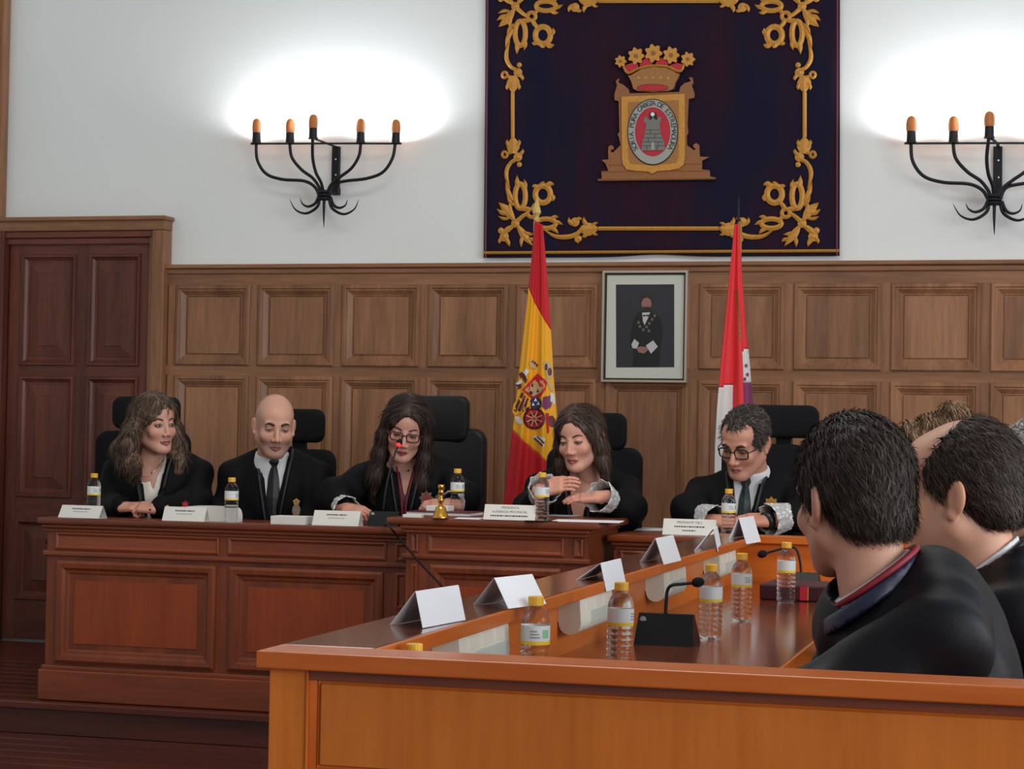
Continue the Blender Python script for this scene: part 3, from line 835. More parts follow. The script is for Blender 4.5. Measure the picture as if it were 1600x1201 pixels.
# ================================================================== framed portrait
YP = YF - 0.05
f0, f1 = at(939, 597, YP), at(1076, 422, YP)
off = ((f0.x + f1.x) / 2, YP, f0.z)
PF = thing('framed_portrait', 'framed portrait photograph of a standing man in dark robe', 'picture', off)
MB(off).nested(f0.x, f1.x, f0.z, f1.z, [(0, 0.04), (0, -0.012), (0.003, -0.016), (0.012, -0.016), (0.014, -0.008), (0.014, 0.012)], YP, cap=False).build('frame', 'silver_frame', PF)
MB(off).nested(f0.x + 0.0142, f1.x - 0.0142, f0.z + 0.0142, f1.z - 0.0142, [(0, -0.006), (0.006, -0.006), (0.008, 0.004)], YP, cap=False).build('inner_frame', 'dark_line', PF)
MB(off).box(f0.x + 0.012, f1.x - 0.012, YP + 0.004, YP + 0.03, f0.z + 0.012, f1.z - 0.012).build('mat', 'mat_board', PF)


def z5(zx, zy): return Wp(at(920 + 0.1831 * zx, 400 + 0.1831 * zy, YP))


def pic(name, pts, mat, k, parent): return MB(off).prism([z5(*p) for p in pts], YP + 0.0036 - 0.0006 * k, YP + 0.0039 - 0.0006 * k + 0.0004).build(name, mat, parent)


ph = pic('photograph', [(230, 242), (728, 240), (728, 948), (232, 950)], 'photo_dark', 0, PF)
pic('figure', [(440, 470), (530, 465), (560, 490), (610, 520), (632, 620), (620, 740), (606, 800), (604, 946), (372, 946), (380, 800), (352, 760), (350, 700), (374, 560), (400, 500)], 'photo_black', 1, ph)
pic('face', ell(492, 402, 44, 62, 24), 'photo_skin', 2, ph)
pic('hair', [(446, 400), (446, 360), (462, 338), (500, 328), (532, 346), (540, 380), (538, 420), (528, 372), (500, 352), (466, 362)], 'photo_hair', 3, ph)
pic('beard', [(458, 420), (466, 434), (490, 430), (515, 436), (524, 420), (524, 446), (508, 466), (480, 466), (462, 448)], 'photo_hair', 3, ph)
pic('shirt', [(454, 482), (522, 478), (508, 520), (476, 588), (462, 560)], 'photo_white', 2, ph)
pic('bow_tie', [(462, 500), (486, 504), (512, 496), (512, 516), (486, 510), (464, 518)], 'photo_black', 3, ph)
pic('cuff', [(362, 752), (388, 706), (428, 740), (408, 790), (372, 784)], 'photo_white', 2, ph)
pic('cuff', [(486, 762), (548, 718), (588, 772), (530, 832)], 'photo_white', 2, ph)
pic('hand', [(404, 780), (440, 770), (494, 776), (506, 800), (470, 830), (424, 820)], 'photo_skin', 3, ph)
for (x, y) in ((436, 600), (464, 628), (512, 636), (492, 604), (516, 574), (540, 540), (562, 508), (424, 566)):
    pic('chain_link', ell(x, y, 12, 13, 10), 'photo_gold', 3, ph)

# ================================================================== flags


class Cloth:
    def __init__(self, L, Rr, ypl, skew, Y, A, n, ph):
        self.L, self.R, self.yp, self.sk, self.Y, self.A, self.n, self.ph = L, Rr, ypl, skew, Y, A, n, ph

    def pix(self, s, t):
        y0 = np.interp(t, [a[0] for a in self.yp], [a[1] for a in self.yp]) + s * np.interp(t, [a[0] for a in self.sk], [a[1] for a in self.sk])
        xl = np.interp(y0, [a[1] for a in self.L], [a[0] for a in self.L]); xr = np.interp(y0, [a[1] for a in self.R], [a[0] for a in self.R])
        return xl + (xr - xl) * s, y0

    def depth(self, s, t):
        return self.Y + self.A * min(1, 0.25 + t * 1.2) * (math.cos(2 * math.pi * self.n * s + self.ph + 0.8 * t) + 0.35 * math.cos(2 * math.pi * 2.3 * self.n * s + 1.7 + 2 * t))

    def P(self, s, t):
        x, y = self.pix(s, t); return at(x, y, self.depth(s, t))

    def depth_px(self, x, y):
        """depth of the cloth behind a given spot of it"""
        xl = np.interp(y, [a[1] for a in self.L], [a[0] for a in self.L]); xr = np.interp(y, [a[1] for a in self.R], [a[0] for a in self.R])
        s = min(1, max(0, (x - xl) / max(1, xr - xl)))
        ts = [k / 60 for k in range(61)]; ys = [self.pix(s, t)[1] for t in ts]
        return self.depth(s, float(np.interp(y, ys, ts)))


def flag_cloth(c, name, region, parent, off, ns=48, nt=120):
    """region(s, t) -> material name; one mesh per colour field"""
    P = [[c.P(i / ns, j / nt) for i in range(ns + 1)] for j in range(nt + 1)]
    by = {}
    for j in range(nt):
        for i in range(ns):
            by.setdefault(region((i + .5) / ns, (j + .5) / nt), []).append((i, j))
    for (nm, mat), cells in by.items():
        idx = {}; vs = []; fs = []
        for (i, j) in cells:
            q = []
            for (a, b) in ((i, j + 1), (i + 1, j + 1), (i + 1, j), (i, j)):
                if (a, b) not in idx: idx[(a, b)] = len(vs); vs.append(tuple(P[b][a]))
                q.append(idx[(a, b)])
            fs.append(q)
        o = MB(off).add(vs, fs).build(nm, mat, parent, True)
        md = o.modifiers.new('thick', 'SOLIDIFY'); md.thickness = 0.0015; md.offset = -1


def decal(c, off, pts, tr, k, name, mat, parent):
    """flat embroidery that follows the cloth"""
    bm = bmesh.new(); pp = [tr(*p) for p in pts]
    n = len(pp); ar = sum(pp[i][0] * pp[(i + 1) % n][1] - pp[(i + 1) % n][0] * pp[i][1] for i in range(n))
    tri = tessellate_polygon([[Vector((p[0], p[1], 0)) for p in pp]])
    V = [bm.verts.new((p[0], p[1], 0)) for p in pp]
    for t in tri:
        try: bm.faces.new([V[i] for i in t])
        except ValueError: pass
    for _ in range(3):
        lg = [e for e in bm.edges if e.calc_length() > 4]
        if lg: bmesh.ops.subdivide_edges(bm, edges=lg, cuts=1)
    bmesh.ops.triangulate(bm, faces=bm.faces)
    bm.verts.index_update()
    vs = [tuple(at(v.co.x, v.co.y, c.depth_px(v.co.x, v.co.y) - 0.004 - 0.0016 * k)) for v in bm.verts]
    fs = [tuple(v.index for v in f.verts) for f in bm.faces]; bm.free()
    m = MB(off).add(vs, fs); o = m.build(name, mat, parent, True)
    return o


YFL = 9.35
base = at(838, 345, YFL); off = (base.x, YFL, DAIS)
SF = thing('flag', 'red and yellow flag with embroidered coat of arms on gilt pole', 'flag', off)
tip = at(843, 308, YFL); b_ = at(839, 346, YFL)
MB(off).lathe([(0.014, DAIS), (0.014, b_.z)], (base.x, YFL, 0), 12).build('pole', 'gold_pole', SF, True)
h = tip.z - b_.z
MB(off).lathe([(0.012, 0), (0.017, 0.1 * h), (0.009, 0.16 * h), (0.012, 0.24 * h), (0.021, 0.36 * h), (0.016, 0.55 * h), (0.006, 0.85 * h), (0.001, h)], (base.x + 0.002, YFL, b_.z), 4).build('spearhead', 'gold_bright', SF)
MB(off).lathe([(0.15, DAIS), (0.15, DAIS + 0.02), (0.05, DAIS + 0.05), (0.03, DAIS + 0.12), (0.02, DAIS + 0.12)], (base.x, YFL, 0), 20).build('pole_base', 'gold_pole', SF)
c1 = Cloth([(835, 345), (829, 420), (822, 480), (813, 560), (803, 650), (797, 700), (792, 745), (786, 790), (782, 870)],
           [(848, 345), (855, 430), (860, 500), (865, 590), (871, 660), (876, 740), (880, 870)],
           [(0, 345), (0.22, 450), (0.68, 674), (1, 800)], [(0, 6), (0.22, 68), (0.68, 66), (1, 40)], YFL - 0.045, 0.022, 2.0, 0.4)
flag_cloth(c1, 'cloth', lambda s, t: ('upper_red_band', 'red_cloth') if t < 0.2167 else (('yellow_band', 'yellow_cloth') if t < 0.675 else ('lower_red_band', 'red_cloth')), SF, off)
t6 = lambda x, y: (790 + 0.125 * x, 550 + 0.125 * y)
dc = lambda name, pts, k, mat: decal(c1, off, pts, t6, k, name, mat, SF)
dc('castle_quarter', [(400, 262), (520, 370), (500, 470), (430, 560), (320, 575), (205, 470)], 0, 'red_cloth')
dc('castle_field', [(395, 320), (490, 395), (440, 500), (345, 555), (240, 470)], 1, 'beige_thread')
for q in (((330, 420), 16), ((400, 490), 14), ((315, 508), 24)): dc('castle_spot', ell(q[0][0], q[0][1], q[1], q[1], 10), 2, 'dark_line')
for q in ([(395, 370), (420, 355), (440, 420), (420, 430)], [(440, 390), (462, 375), (480, 430), (462, 440)]): dc('castle_bar', q, 2, 'red_cloth')
dc('striped_quarter', [(215, 490), (330, 590), (310, 700), (110, 800), (85, 740), (100, 650)], 0, 'yellow_cloth')
for k in range(4):
    x0, y0 = 200 + k * 36, 500 + k * 34
    dc('red_stripe', [(x0, y0), (x0 + 22, y0 + 20), (x0 - 70 + k * 14, y0 + 250 - k * 34), (x0 - 102 + k * 14, y0 + 224 - k * 34)], 1, 'maroon')
dc('chain_quarter', ell(358, 830, 140, 135, 30), 0, 'maroon')
g_ = [ell(358, 830, 104 * 1, 100, 24)]
dc('chain_field', ell(358, 830, 112, 106, 24), 1, 'red_cloth')
for k in range(8):
    a = math.radians(22 + 45 * k); p = (math.cos(a), math.sin(a))
    dc('chain_spoke', [(358 - 7 * p[1] + 18 * p[0], 830 + 7 * p[0] + 18 * p[1]), (358 + 7 * p[1] + 18 * p[0], 830 - 7 * p[0] + 18 * p[1]), (358 + 7 * p[1] + 108 * p[0], 830 - 7 * p[0] + 104 * p[1]), (358 - 7 * p[1] + 108 * p[0], 830 + 7 * p[0] + 104 * p[1])], 2, 'beige_thread')
for k in range(8):
    a = math.radians(45 * k); dc('chain_knot', ell(358 + 62 * math.cos(a), 830 + 60 * math.sin(a), 17, 17, 10), 2, 'maroon')
dc('lily_oval', ell(375, 635, 76, 76, 24), 2, 'blue_cloth')
for q in ((375, 595), (345, 650), (408, 640)): dc('lily', [(q[0], q[1] - 26), (q[0] + 20, q[1] + 18), (q[0] - 20, q[1] + 18)], 3, 'paper')
dc('lion_quarter', [(470, 560), (560, 540), (590, 640), (560, 690), (500, 720), (455, 680)], 0, 'purple_cloth')
dc('left_pillar', [(210, 260), (260, 200), (300, 240), (250, 300)], 0, 'white_cloth')
dc('pillar_crown', [(290, 150), (320, 85), (405, 155), (370, 205), (330, 210)], 0, 'beige_thread')
for q in ((335, 115), (365, 135), (390, 160)): dc('crown_stud', ell(q[0], q[1], 15, 17, 10), 1, 'maroon')
dc('pillar_ribbon', [(165, 270), (200, 245), (235, 270), (275, 350), (255, 395), (220, 350), (200, 300), (185, 330)], 1, 'maroon')
dc('pillar_foot', [(130, 390), (190, 340), (215, 370), (180, 440), (135, 450)], 0, 'white_cloth')
dc('ribbon_tail', [(125, 400), (160, 405), (195, 390), (195, 440), (150, 465)], 1, 'maroon')
dc('royal_crown', [(470, 130), (540, 110), (585, 180), (590, 270), (560, 330), (520, 340), (500, 240), (480, 200)], 0, 'beige_thread')
dc('crown_gem', ell(508, 185, 18, 45, 14), 1, 'maroon'); dc('crown_gem', ell(552, 245, 27, 50, 14), 1, 'maroon')
dc('mantle_edge', [(500, 330), (545, 345), (600, 440), (590, 500), (560, 470)], 0, 'beige_thread')
dc('right_pillar', [(560, 500), (610, 520), (620, 640), (580, 660), (560, 600)], 0, 'white_cloth')
dc('right_ribbon', [(530, 800), (590, 790), (640, 880), (600, 940), (550, 920)], 0, 'maroon')
dc('right_fold', [(500, 760), (540, 760), (545, 1000), (520, 1020)], 0, 'red_cloth')
dc('shield_foot', [(110, 800), (180, 810), (215, 870), (190, 910), (140, 880)], 0, 'white_cloth')
dc('pillar_base', [(340, 1070), (380, 1035), (495, 1080), (480, 1180), (455, 1190)], 0, 'white_cloth')
dc('pillar_base_line', [(350, 1075), (365, 1065), (470, 1165), (455, 1180)], 1, 'dark_line')
dc('pillar_base_line', [(385, 1055), (398, 1048), (488, 1130), (482, 1145)], 1, 'dark_line')

base = at(1153, 350, YFL); off = (base.x, YFL, DAIS)
CF_ = thing('flag', 'red, white and purple flag drooping from thin-tipped gilt pole', 'flag', off)
tip = at(1151, 299, YFL); b_ = at(1153, 346, YFL); h = tip.z - b_.z
MB(off).lathe([(0.012, DAIS), (0.012, b_.z)], (base.x + 0.008, YFL, 0), 12).build('pole', 'gold_pole', CF_, True)
MB(off).lathe([(0.012, 0), (0.010, 0.08 * h), (0.006, 0.15 * h), (0.0065, 0.5 * h), (0.001, h)], (base.x + 0.002, YFL, b_.z), 8).build('spike_tip', 'iron', CF_, True)
MB(off).lathe([(0.15, DAIS), (0.15, DAIS + 0.02), (0.05, DAIS + 0.05), (0.03, DAIS + 0.12), (0.02, DAIS + 0.12)], (base.x, YFL, 0), 20).build('pole_base', 'gold_pole', CF_)
c2 = Cloth([(1148, 350), (1141, 420), (1134, 490), (1126, 570), (1120, 640), (1117, 700), (1114, 870)],
           [(1155, 350), (1160, 430), (1166, 510), (1172, 570), (1177, 640), (1181, 720), (1186, 870)],
           [(0, 350), (1, 800)], [(0, 0), (1, 0)], YFL - 0.045, 0.018, 1.5, 2.2)


def reg2(s, t):
    y = 350 + 450 * t
    if s < 0.44: return ('red_fold', 'red_bright') if y < 604 - 6 * s else ('white_fold', 'white_cloth')
    if s < 0.76: return ('red_middle_fold', 'red_bright') if y < 690 else ('purple_middle_fold', 'purple_cloth')
    return ('red_back_fold', 'red_bright') if y < 545 + 10 * (1 - s) else (('white_back_fold', 'white_cloth') if y < 597 else ('purple_fold', 'purple_cloth'))


flag_cloth(c2, 'cloth', reg2, CF_, off)
idp = lambda x, y: (x, y)
for k in range(9):
    y = 454 + k * 8.6; x = 1149.6 + k * 0.72
    decal(c2, off, [(x - 1.0, y), (x + 1.2, y - 3), (x + 3.4, y + 1), (x + 3.2, y + 5), (x + 1, y + 7), (x - .6, y + 4)], idp, 1, 'gold_embroidery', 'gold_thread_dull', CF_)
for q in ((1166, 571), (1168, 585), (1164, 592)): decal(c2, off, ell(q[0], q[1], 2.2, 3.0, 8), idp, 1, 'purple_spot', 'purple_cloth', CF_)
# ================================================================== office chairs behind the bench


def rounded_pad(off, x0, x1, y0, y1, z0, z1, r, bow=0.0, n=3):
    """upholstered slab, corners rounded in the front outline, bowed backwards"""
    bm = bmesh.new(); bmesh.ops.create_cube(bm, size=1.0)
    for v in bm.verts: v.co = Vector(((x0 + x1) / 2 + v.co.x * (x1 - x0), (y0 + y1) / 2 + v.co.y * (y1 - y0), (z0 + z1) / 2 + v.co.z * (z1 - z0)))
    ed = [e for e in bm.edges if abs(e.verts[0].co.y - e.verts[1].co.y) > 1e-6]
    bmesh.ops.bevel(bm, geom=ed, offset=r, segments=5, profile=0.5, affect='EDGES')
    ed = [e for e in bm.edges if abs(e.verts[0].co.y - e.verts[1].co.y) < 1e-6]
    bmesh.ops.bevel(bm, geom=ed, offset=min(0.02, abs(y1 - y0) * 0.35), segments=2, profile=0.5, affect='EDGES')
    bmesh.ops.bisect_plane(bm, geom=list(bm.verts) + list(bm.edges) + list(bm.faces), plane_co=((x0 + x1) / 2, 0, 0), plane_no=(1, 0, 0))
    for f in (0.25, 0.75): bmesh.ops.bisect_plane(bm, geom=list(bm.verts) + list(bm.edges) + list(bm.faces), plane_co=(x0 + (x1 - x0) * f, 0, 0), plane_no=(1, 0, 0))
    for v in bm.verts:
        s = (v.co.x - (x0 + x1) / 2) / ((x1 - x0) / 2); v.co.y -= bow * s * s
    bm.verts.index_update()
    m = MB(off); m.add([v.co[:] for v in bm.verts], [[v.index for v in f.verts] for f in bm.faces]); bm.free()
    return m


def office_chair(label, cx, Yc, head, back, mat, arms=True):
    """head and back are (x0, x1, ytop, ybottom) outlines as seen in the photograph"""
    off = (cx, Yc, DAIS)
    C = thing('office_chair', label, 'chair', off, group='black office chairs along the wall')
    bx_0, bx_1 = at(back[0], back[2], Yc).x, at(back[1], back[2], Yc).x
    zt, zb = at(back[0], back[2], Yc).z, DAIS + 0.50
    o = rounded_pad(off, bx_0, bx_1, Yc - 0.03, Yc + 0.05, zb, zt, 0.06, 0.03).build('backrest', mat, C); smooth_by_angle(o, 0.9)
    if head:
        h0, h1 = at(head[0], head[2], Yc).x, at(head[1], head[2], Yc).x
        za, zc_ = at(head[0], head[3], Yc).z, at(head[0], head[2], Yc).z
        o = rounded_pad(off, h0, h1, Yc - 0.035, Yc + 0.035, za, zc_, 0.045, 0.025).build('headrest', mat, C); smooth_by_angle(o, 0.9)
        hm = (h0 + h1) / 2
        MB(off).box(hm - 0.035, hm + 0.035, Yc + 0.03, Yc + 0.048, zt - 0.12, za + 0.05, 0.005).build('headrest_stem', 'black_plastic', C)
    mid = (bx_0 + bx_1) / 2
    o = rounded_pad(off, mid - 0.25, mid + 0.25, -0.05, 0.04, -0.24, 0.24, 0.08)
    # seat lies flat: turn the pad (front outline -> plan outline)
    o.v = [(v[0], Yc - 0.25 - (v[2] + off[2]) - off[1], DAIS + 0.46 + (v[1] + off[1]) - off[2]) for v in o.v]
    smooth_by_angle(o.build('seat', mat, C), 0.9)
    MB(off).tube([(mid, Yc + 0.05, zb + 0.1), (mid, Yc + 0.06, DAIS + 0.46), (mid, Yc - 0.2, DAIS + 0.41)], 0.02, 8).build('back_bracket', 'black_plastic', C)
    MB(off).lathe([(0.03, DAIS + 0.1), (0.03, DAIS + 0.28), (0.02, DAIS + 0.28), (0.02, DAIS + 0.42)], (mid, Yc - 0.25, 0), 12).build('gas_lift', 'chrome', C)
    for k in range(5):
        a = 2 * math.pi * k / 5 + 0.3
        e = (mid + 0.28 * math.cos(a), Yc - 0.25 + 0.28 * math.sin(a))
        sp = MB(off).tube([(mid, Yc - 0.25, DAIS + 0.12), (e[0], e[1], DAIS + 0.075)], [0.03, 0.018], 8).build('base_spoke', 'black_plastic', C)
        MB(off).tube([(e[0] - 0.02, e[1], DAIS + 0.031), (e[0] + 0.02, e[1], DAIS + 0.031)], 0.03, 12).build('castor', 'black_plastic', sp)
    if arms:
        for s in (-1, 1):
            X = mid + s * 0.28
            MB(off).tube([(mid + s * 0.2, Yc - 0.22, DAIS + 0.43), (X, Yc - 0.22, DAIS + 0.45), (X, Yc - 0.2, DAIS + 0.62)], 0.015, 8).build('arm_support', 'black_plastic', C)
            MB(off).box(X - 0.035, X + 0.035, Yc - 0.36, Yc - 0.08, DAIS + 0.62, DAIS + 0.65, 0.012).build('armrest', 'black_plastic', C)
    return C


YCH = 8.62
for lab, hd, bk, mt in (
        ('black fabric office chair behind the woman with wavy hair', (182, 284, 619, 670), (156, 299, 672, 800), 'black_fabric'),
        ('black fabric office chair behind the bald man', (420, 510, 638, 690), (400, 526, 700, 800), 'black_fabric'),
        ('tall black leather armchair behind the woman speaking into the microphone', (612, 736, 617, 690), (592, 762, 667, 800), 'black_leather'),
        ('black fabric office chair behind the woman beside the red and yellow flag', (886, 981, 644, 702), (858, 1005, 697, 800), 'black_fabric'),
        ('black office chair with wide headrest behind the man with glasses', (1168, 1281, 632, 683), (1130, 1262, 692, 800), 'black_fabric'),
        ('black office chair at the right edge behind the grey-haired person', None, (1550, 1690, 679, 800), 'black_fabric')):
    office_chair(lab, at((bk[0] + bk[1]) / 2, 700, YCH).x, YCH, hd, bk, mt)

# ================================================================== water bottles
BH = 0.186


def make_bottle(label, loc, rz=0.0, tilt=0.0):
    B = thing('water_bottle', label, 'bottle', loc, rz, 'small clear water bottles with yellow caps')
    B.rotation_euler = (0, tilt, rz)
    prof = [(0.020, 0.0), (0.0265, 0.004), (0.0285, 0.012)]
    for k in range(6):
        z = 0.016 + k * 0.0125
        prof += [(0.0290, z), (0.0292, z + 0.0035), (0.0268, z + 0.0065), (0.0268, z + 0.008), (0.0290, z + 0.0115)]
    prof += [(0.0285, 0.094), (0.0285, 0.130), (0.0288, 0.133), (0.0275, 0.142), (0.0235, 0.153), (0.0175, 0.161), (0.0132, 0.165), (0.0128, 0.172), (0.012, 0.172)]
    MB().lathe(prof, (0, 0, 0), 28).build('bottle_body', 'clear_plastic', B, True)
    lb = MB().lathe([(0.0289, 0.0995), (0.0289, 0.130)], (0, 0, 0), 28, False).build('label', 'label_white', B, True)
    MB().lathe([(0.0290, 0.093), (0.0290, 0.1)], (0, 0, 0), 28, False).build('label_band', 'label_yellow', lb, True)
    for (a0, a1, z0, z1, m) in ((-1.7, -1.0, 0.106, 0.109, 'label_grey'), (-1.7, -1.05, 0.112, 0.115, 'label_grey'), (-1.7, -1.2, 0.118, 0.121, 'label_grey'), (-0.8, -0.3, 0.106, 0.122, 'label_green')):
        n = 6; vs = []
        for z in (z0, z1):
            for k in range(n + 1):
                a = a0 + (a1 - a0) * k / n; vs.append((0.0292 * math.cos(a), 0.0292 * math.sin(a), z))
        MB().add(vs, [(k, k + 1, n + 2 + k, n + 1 + k) for k in range(n)]).build('label_print', m, lb)
    cp = MB(); n = 36
    vs = []
    for z, r in ((0.168, 0.0148), (0.169, 0.0152), (0.184, 0.0152), (0.186, 0.0138)):
        for k in range(n):
            a = 2 * math.pi * k / n; rr = r * (1 + (0.025 if k % 2 else 0)); vs.append((rr * math.cos(a), rr * math.sin(a), z))
    cp.add(vs, [(i * n + k, i * n + (k + 1) % n, (i + 1) * n + (k + 1) % n, (i + 1) * n + k) for i in range(3) for k in range(n)] + [tuple(3 * n + k for k in range(n)), tuple(reversed(range(n)))])
    cp.build('cap', 'yellow_cap', B)
    return B


bott = None
for (px, py, z, lab, rz, tilt) in (
        (653, 1113, ZT, 'water bottle almost hidden by the desk corner, only its yellow cap showing', 0.4, 0),
        (835, 1080, ZT, 'water bottle with green-printed label half hidden by the desk front rail', 0.0, 0),
        (967, 1044, ZT, 'water bottle just left of the black desk microphone base', 1.2, 0.03),
        (1110, 997, ZT, 'water bottle just right of the black desk microphone base', 2.2, 0),
        (1158, 969, ZT, 'second farthest water bottle on the near desk', 0.6, 0),
        (1228, 941, ZT, 'water bottle standing beside the dark red folder', 1.6, 0),
        (146, 807, ZB, 'water bottle in front of the wavy-haired woman', 0.5, 0),
        (341, 818, ZB, 'water bottle between the wavy-haired woman and the bald man', 1.1, 0),
        (714, 803, ZM, 'water bottle behind the brass bell', 0.2, 0),
        (845, 814, ZM, 'water bottle in front of the woman beside the red and yellow flag', 0.9, 0),
        (1138, 838, ZB, 'water bottle in front of the man with glasses', 0.3, 0)):
    p = atz(px, py, z); scb = 1.0
    if z == ZB: p.y = max(p.y, YB + 0.035)
    if z == ZM: p.y = max(p.y, YC + 0.035)
    if px == 653: p = Vector((-0.995, 3.10, z)); scb = 0.87
    if bott is None:
        bott = make_bottle(lab, (p.x, p.y, z), rz); bott.scale = (scb, scb, scb)
    else:
        b2 = copy_tree(bott); b2.scale = (1, 1, 1); b2.location = (p.x, p.y, z); b2.rotation_euler = (0, tilt, rz); b2['label'] = lab

# ================================================================== name cards


def sheet(m, a, b, c, d, th=0.0009):
    """thin card between four corners a-b (bottom), c-d (top)"""
    a, b, c, d = map(Vector, (a, b, c, d)); n = (b - a).cross(d - a).normalized() * th
    vs = [a, b, c, d, a + n, b + n, c + n, d + n]
    m.add(vs, [(0, 1, 2, 3), (7, 6, 5, 4), (0, 4, 5, 1), (1, 5, 6, 2), (2, 6, 7, 3), (3, 7, 4, 0)])


def blocks(rows):
    """rows of short dark dashes standing for print too small to read"""
    vs = []; fs = []
    rr = random.Random(3)
    for (z, w, h) in rows:
        x = -w / 2
        while x < w / 2:
            l = rr.uniform(0.003, 0.012); l = min(l, w / 2 - x)
            n = len(vs); vs += [(x, z - h / 2, 0), (x + l, z - h / 2, 0), (x + l, z + h / 2, 0), (x, z + h / 2, 0)]; fs.append((n, n + 1, n + 2, n + 3)); x += l + 0.0022
    return vs, fs


def bench_card(label, px, py, z, w, h, d, lines, rz):
    """tent card facing the hall; px, py = middle of the front foot"""
    p = atz(px, py, z + 0.001); p.y = max(p.y, (YC if z == ZM else YB) + 0.006)
    C = thing('name_card', label, 'name card', (p.x, p.y, z + 0.001), rz, 'printed tent cards on the bench')
    m = MB(); sheet(m, (-w / 2, 0, 0), (w / 2, 0, 0), (w / 2, d / 2, h), (-w / 2, d / 2, h)); sheet(m, (w / 2, d, 0), (-w / 2, d, 0), (-w / 2, d / 2, h), (w / 2, d / 2, h))
    m.box(-w / 2, w / 2, 0, d, 0, 0.0008)
    m.build('card', 'paper_cream', C)
    ang = math.atan2(h, d / 2); ca, sa = math.cos(ang), math.sin(ang); L = math.hypot(h, d / 2)
    place = lambda v: (v[0], v[1] * ca - 0.0012 * sa, v[1] * sa + 0.0012 * ca)
    for (kind, val, frac, size, mat) in lines:
        if kind == 't': vs, fs = text_mesh(val, size)
        else: vs, fs = blocks([(0, val, size)])
        MB().add([place((v[0], v[1] + L * frac, 0)) for v in vs], fs).build('lettering', mat, C, fixn=False)
    return C


S3 = [('b', 0.088, 0.72, 0.0055, 'ink'), ('b', 0.07, 0.5, 0.0035, 'ink_light')]
bench_card('slightly skewed name card on the bench at the far left end', 110, 810, ZB, 0.195, 0.052, 0.07, S3, -0.06)
bench_card('name card left of the white rolled sheet on the bench', 263, 816, ZB, 0.19, 0.058, 0.055, S3, 0.0)
bench_card('name card beside the small white box in front of the speaking woman', 507, 823, ZB, 0.2, 0.06, 0.06, S3, 0.0)
bench_card('name card with three printed lines right of the brass bell', 784, 814, ZM, 0.205, 0.058, 0.05, [('t', 'PRESIDENTA', 0.8, 0.0125, 'ink'), ('t', 'AUDIENCIA PROVINCIAL', 0.53, 0.0125, 'ink'), ('b', 0.15, 0.27, 0.0055, 'ink')], 0.0)
bench_card('name card with three printed lines in front of the man with glasses', 1076, 836, ZB, 0.21, 0.062, 0.055, [('t', 'PRESIDENTE TSJCL', 0.78, 0.0125, 'ink'), ('b', 0.12, 0.52, 0.0055, 'ink'), ('b', 0.055, 0.28, 0.005, 'ink')], 0.0)

def atx(x, y, X):
    d = ray(x, y); return CO + d * (X / d.x)


for (fl, fr, rn, rf, lab) in (
        ((610, 976), (660, 981), (649, 924), (716, 914), 'blank white tent card nearest the camera on the desk shelf'),
        ((740, 945), (794, 951), (772, 903), (831, 897), 'blank white tent card second nearest on the desk shelf'),
        ((900, 906), (947, 924), (938, 880), (972, 872), 'white tent card leaning over the shelf edge behind a bottle'),
        ((1000, 878), (1037, 882), (1024, 841), (1057, 835), 'white tent card above the desk microphone'),
        ((1085, 860), (1121, 862), (1114, 826), (1126, 818), 'narrow-looking tilted white tent card second farthest on the shelf'),
        ((1139, 841), (1166, 850), (1154, 809), (1185, 805), 'white tent card at the far end of the desk shelf')):
    a, b = atz(*fl, ZS + 0.001), atz(*fr, ZS + 0.001)
    if b.x > DXI + 0.004: b = atx(*fr, DXI + 0.009)
    Ym = (a.y + b.y) / 2; r0 = at(*rn, Ym); r1 = atz(*rf, r0.z); dv = Vector((r1.x - r0.x, r1.y - r0.y, 0))
    if dv.length > 0.21: dv = dv.normalized() * 0.21
    if dv.length < 0.15: dv = dv.normalized() * 0.15
    base = (a + b) / 2
    C = thing('tent_card', lab, 'name card', base, 0, 'blank tent cards on the desk shelf')
    m = MB(base); sheet(m, b, b + dv, r0 + dv, r0); sheet(m, a + dv, a, r0, r0 + dv); m.build('card', 'paper', C)
    am, bm_ = a.lerp(r0, 0.15), a.lerp(r0, 0.15)

# ================================================================== power boxes under the shelf


bx_ = None
for (x0, y0, x1, lab) in ((716, 1000, 815, 'cream power outlet box under the shelf nearest the camera'), (905, 950, 950, 'cream power outlet box under the shelf second from the camera'), (1036, 915, 1079, 'cream power outlet box under the shelf above the microphone'), (1123, 885, 1152, 'cream power outlet box under the shelf farthest from the camera')):
    ya = atx(x0, y0, DXI - 0.01).y; L = 0.34
    if bx_ is None:
        B0 = thing('power_outlet_box', lab, 'outlet box', (DXI - 0.0595, ya, ZS - TH - 0.085), 0, 'cream outlet boxes under the desk shelf')
        pts = [(0, 0.084), (0.05, 0.084)] + [(0.028 + 0.026 * math.cos(a), 0.028 + 0.027 * math.sin(a)) for a in [math.pi * (0.0 - k / 10) for k in range(11)]] + [(0, 0.03)]
        m = MB(); n = len(pts); vs = [(p[0], 0, p[1]) for p in pts] + [(p[0], L, p[1]) for p in pts]
        m.add(vs, [tuple(range(n)), tuple(reversed(range(n, 2 * n)))] + [(i, (i + 1) % n, n + (i + 1) % n, n + i) for i in range(n)])
        m.build('housing', 'socket_white', B0)
        MB().box(0.049, 0.0555, 0.1, L - 0.01, 0.02, 0.05, 0.002).build('cover_strip', 'socket_greenish', B0)
        for k in range(3): MB().box(0.049, 0.0530, 0.06 + k * 0.09, 0.125 + k * 0.09, 0.053, 0.078, 0.002).build('socket', 'socket_white', B0)
        bx_ = B0
    else:
        b2 = copy_tree(bx_); b2.location.y = ya; b2['label'] = lab

# ================================================================== microphones


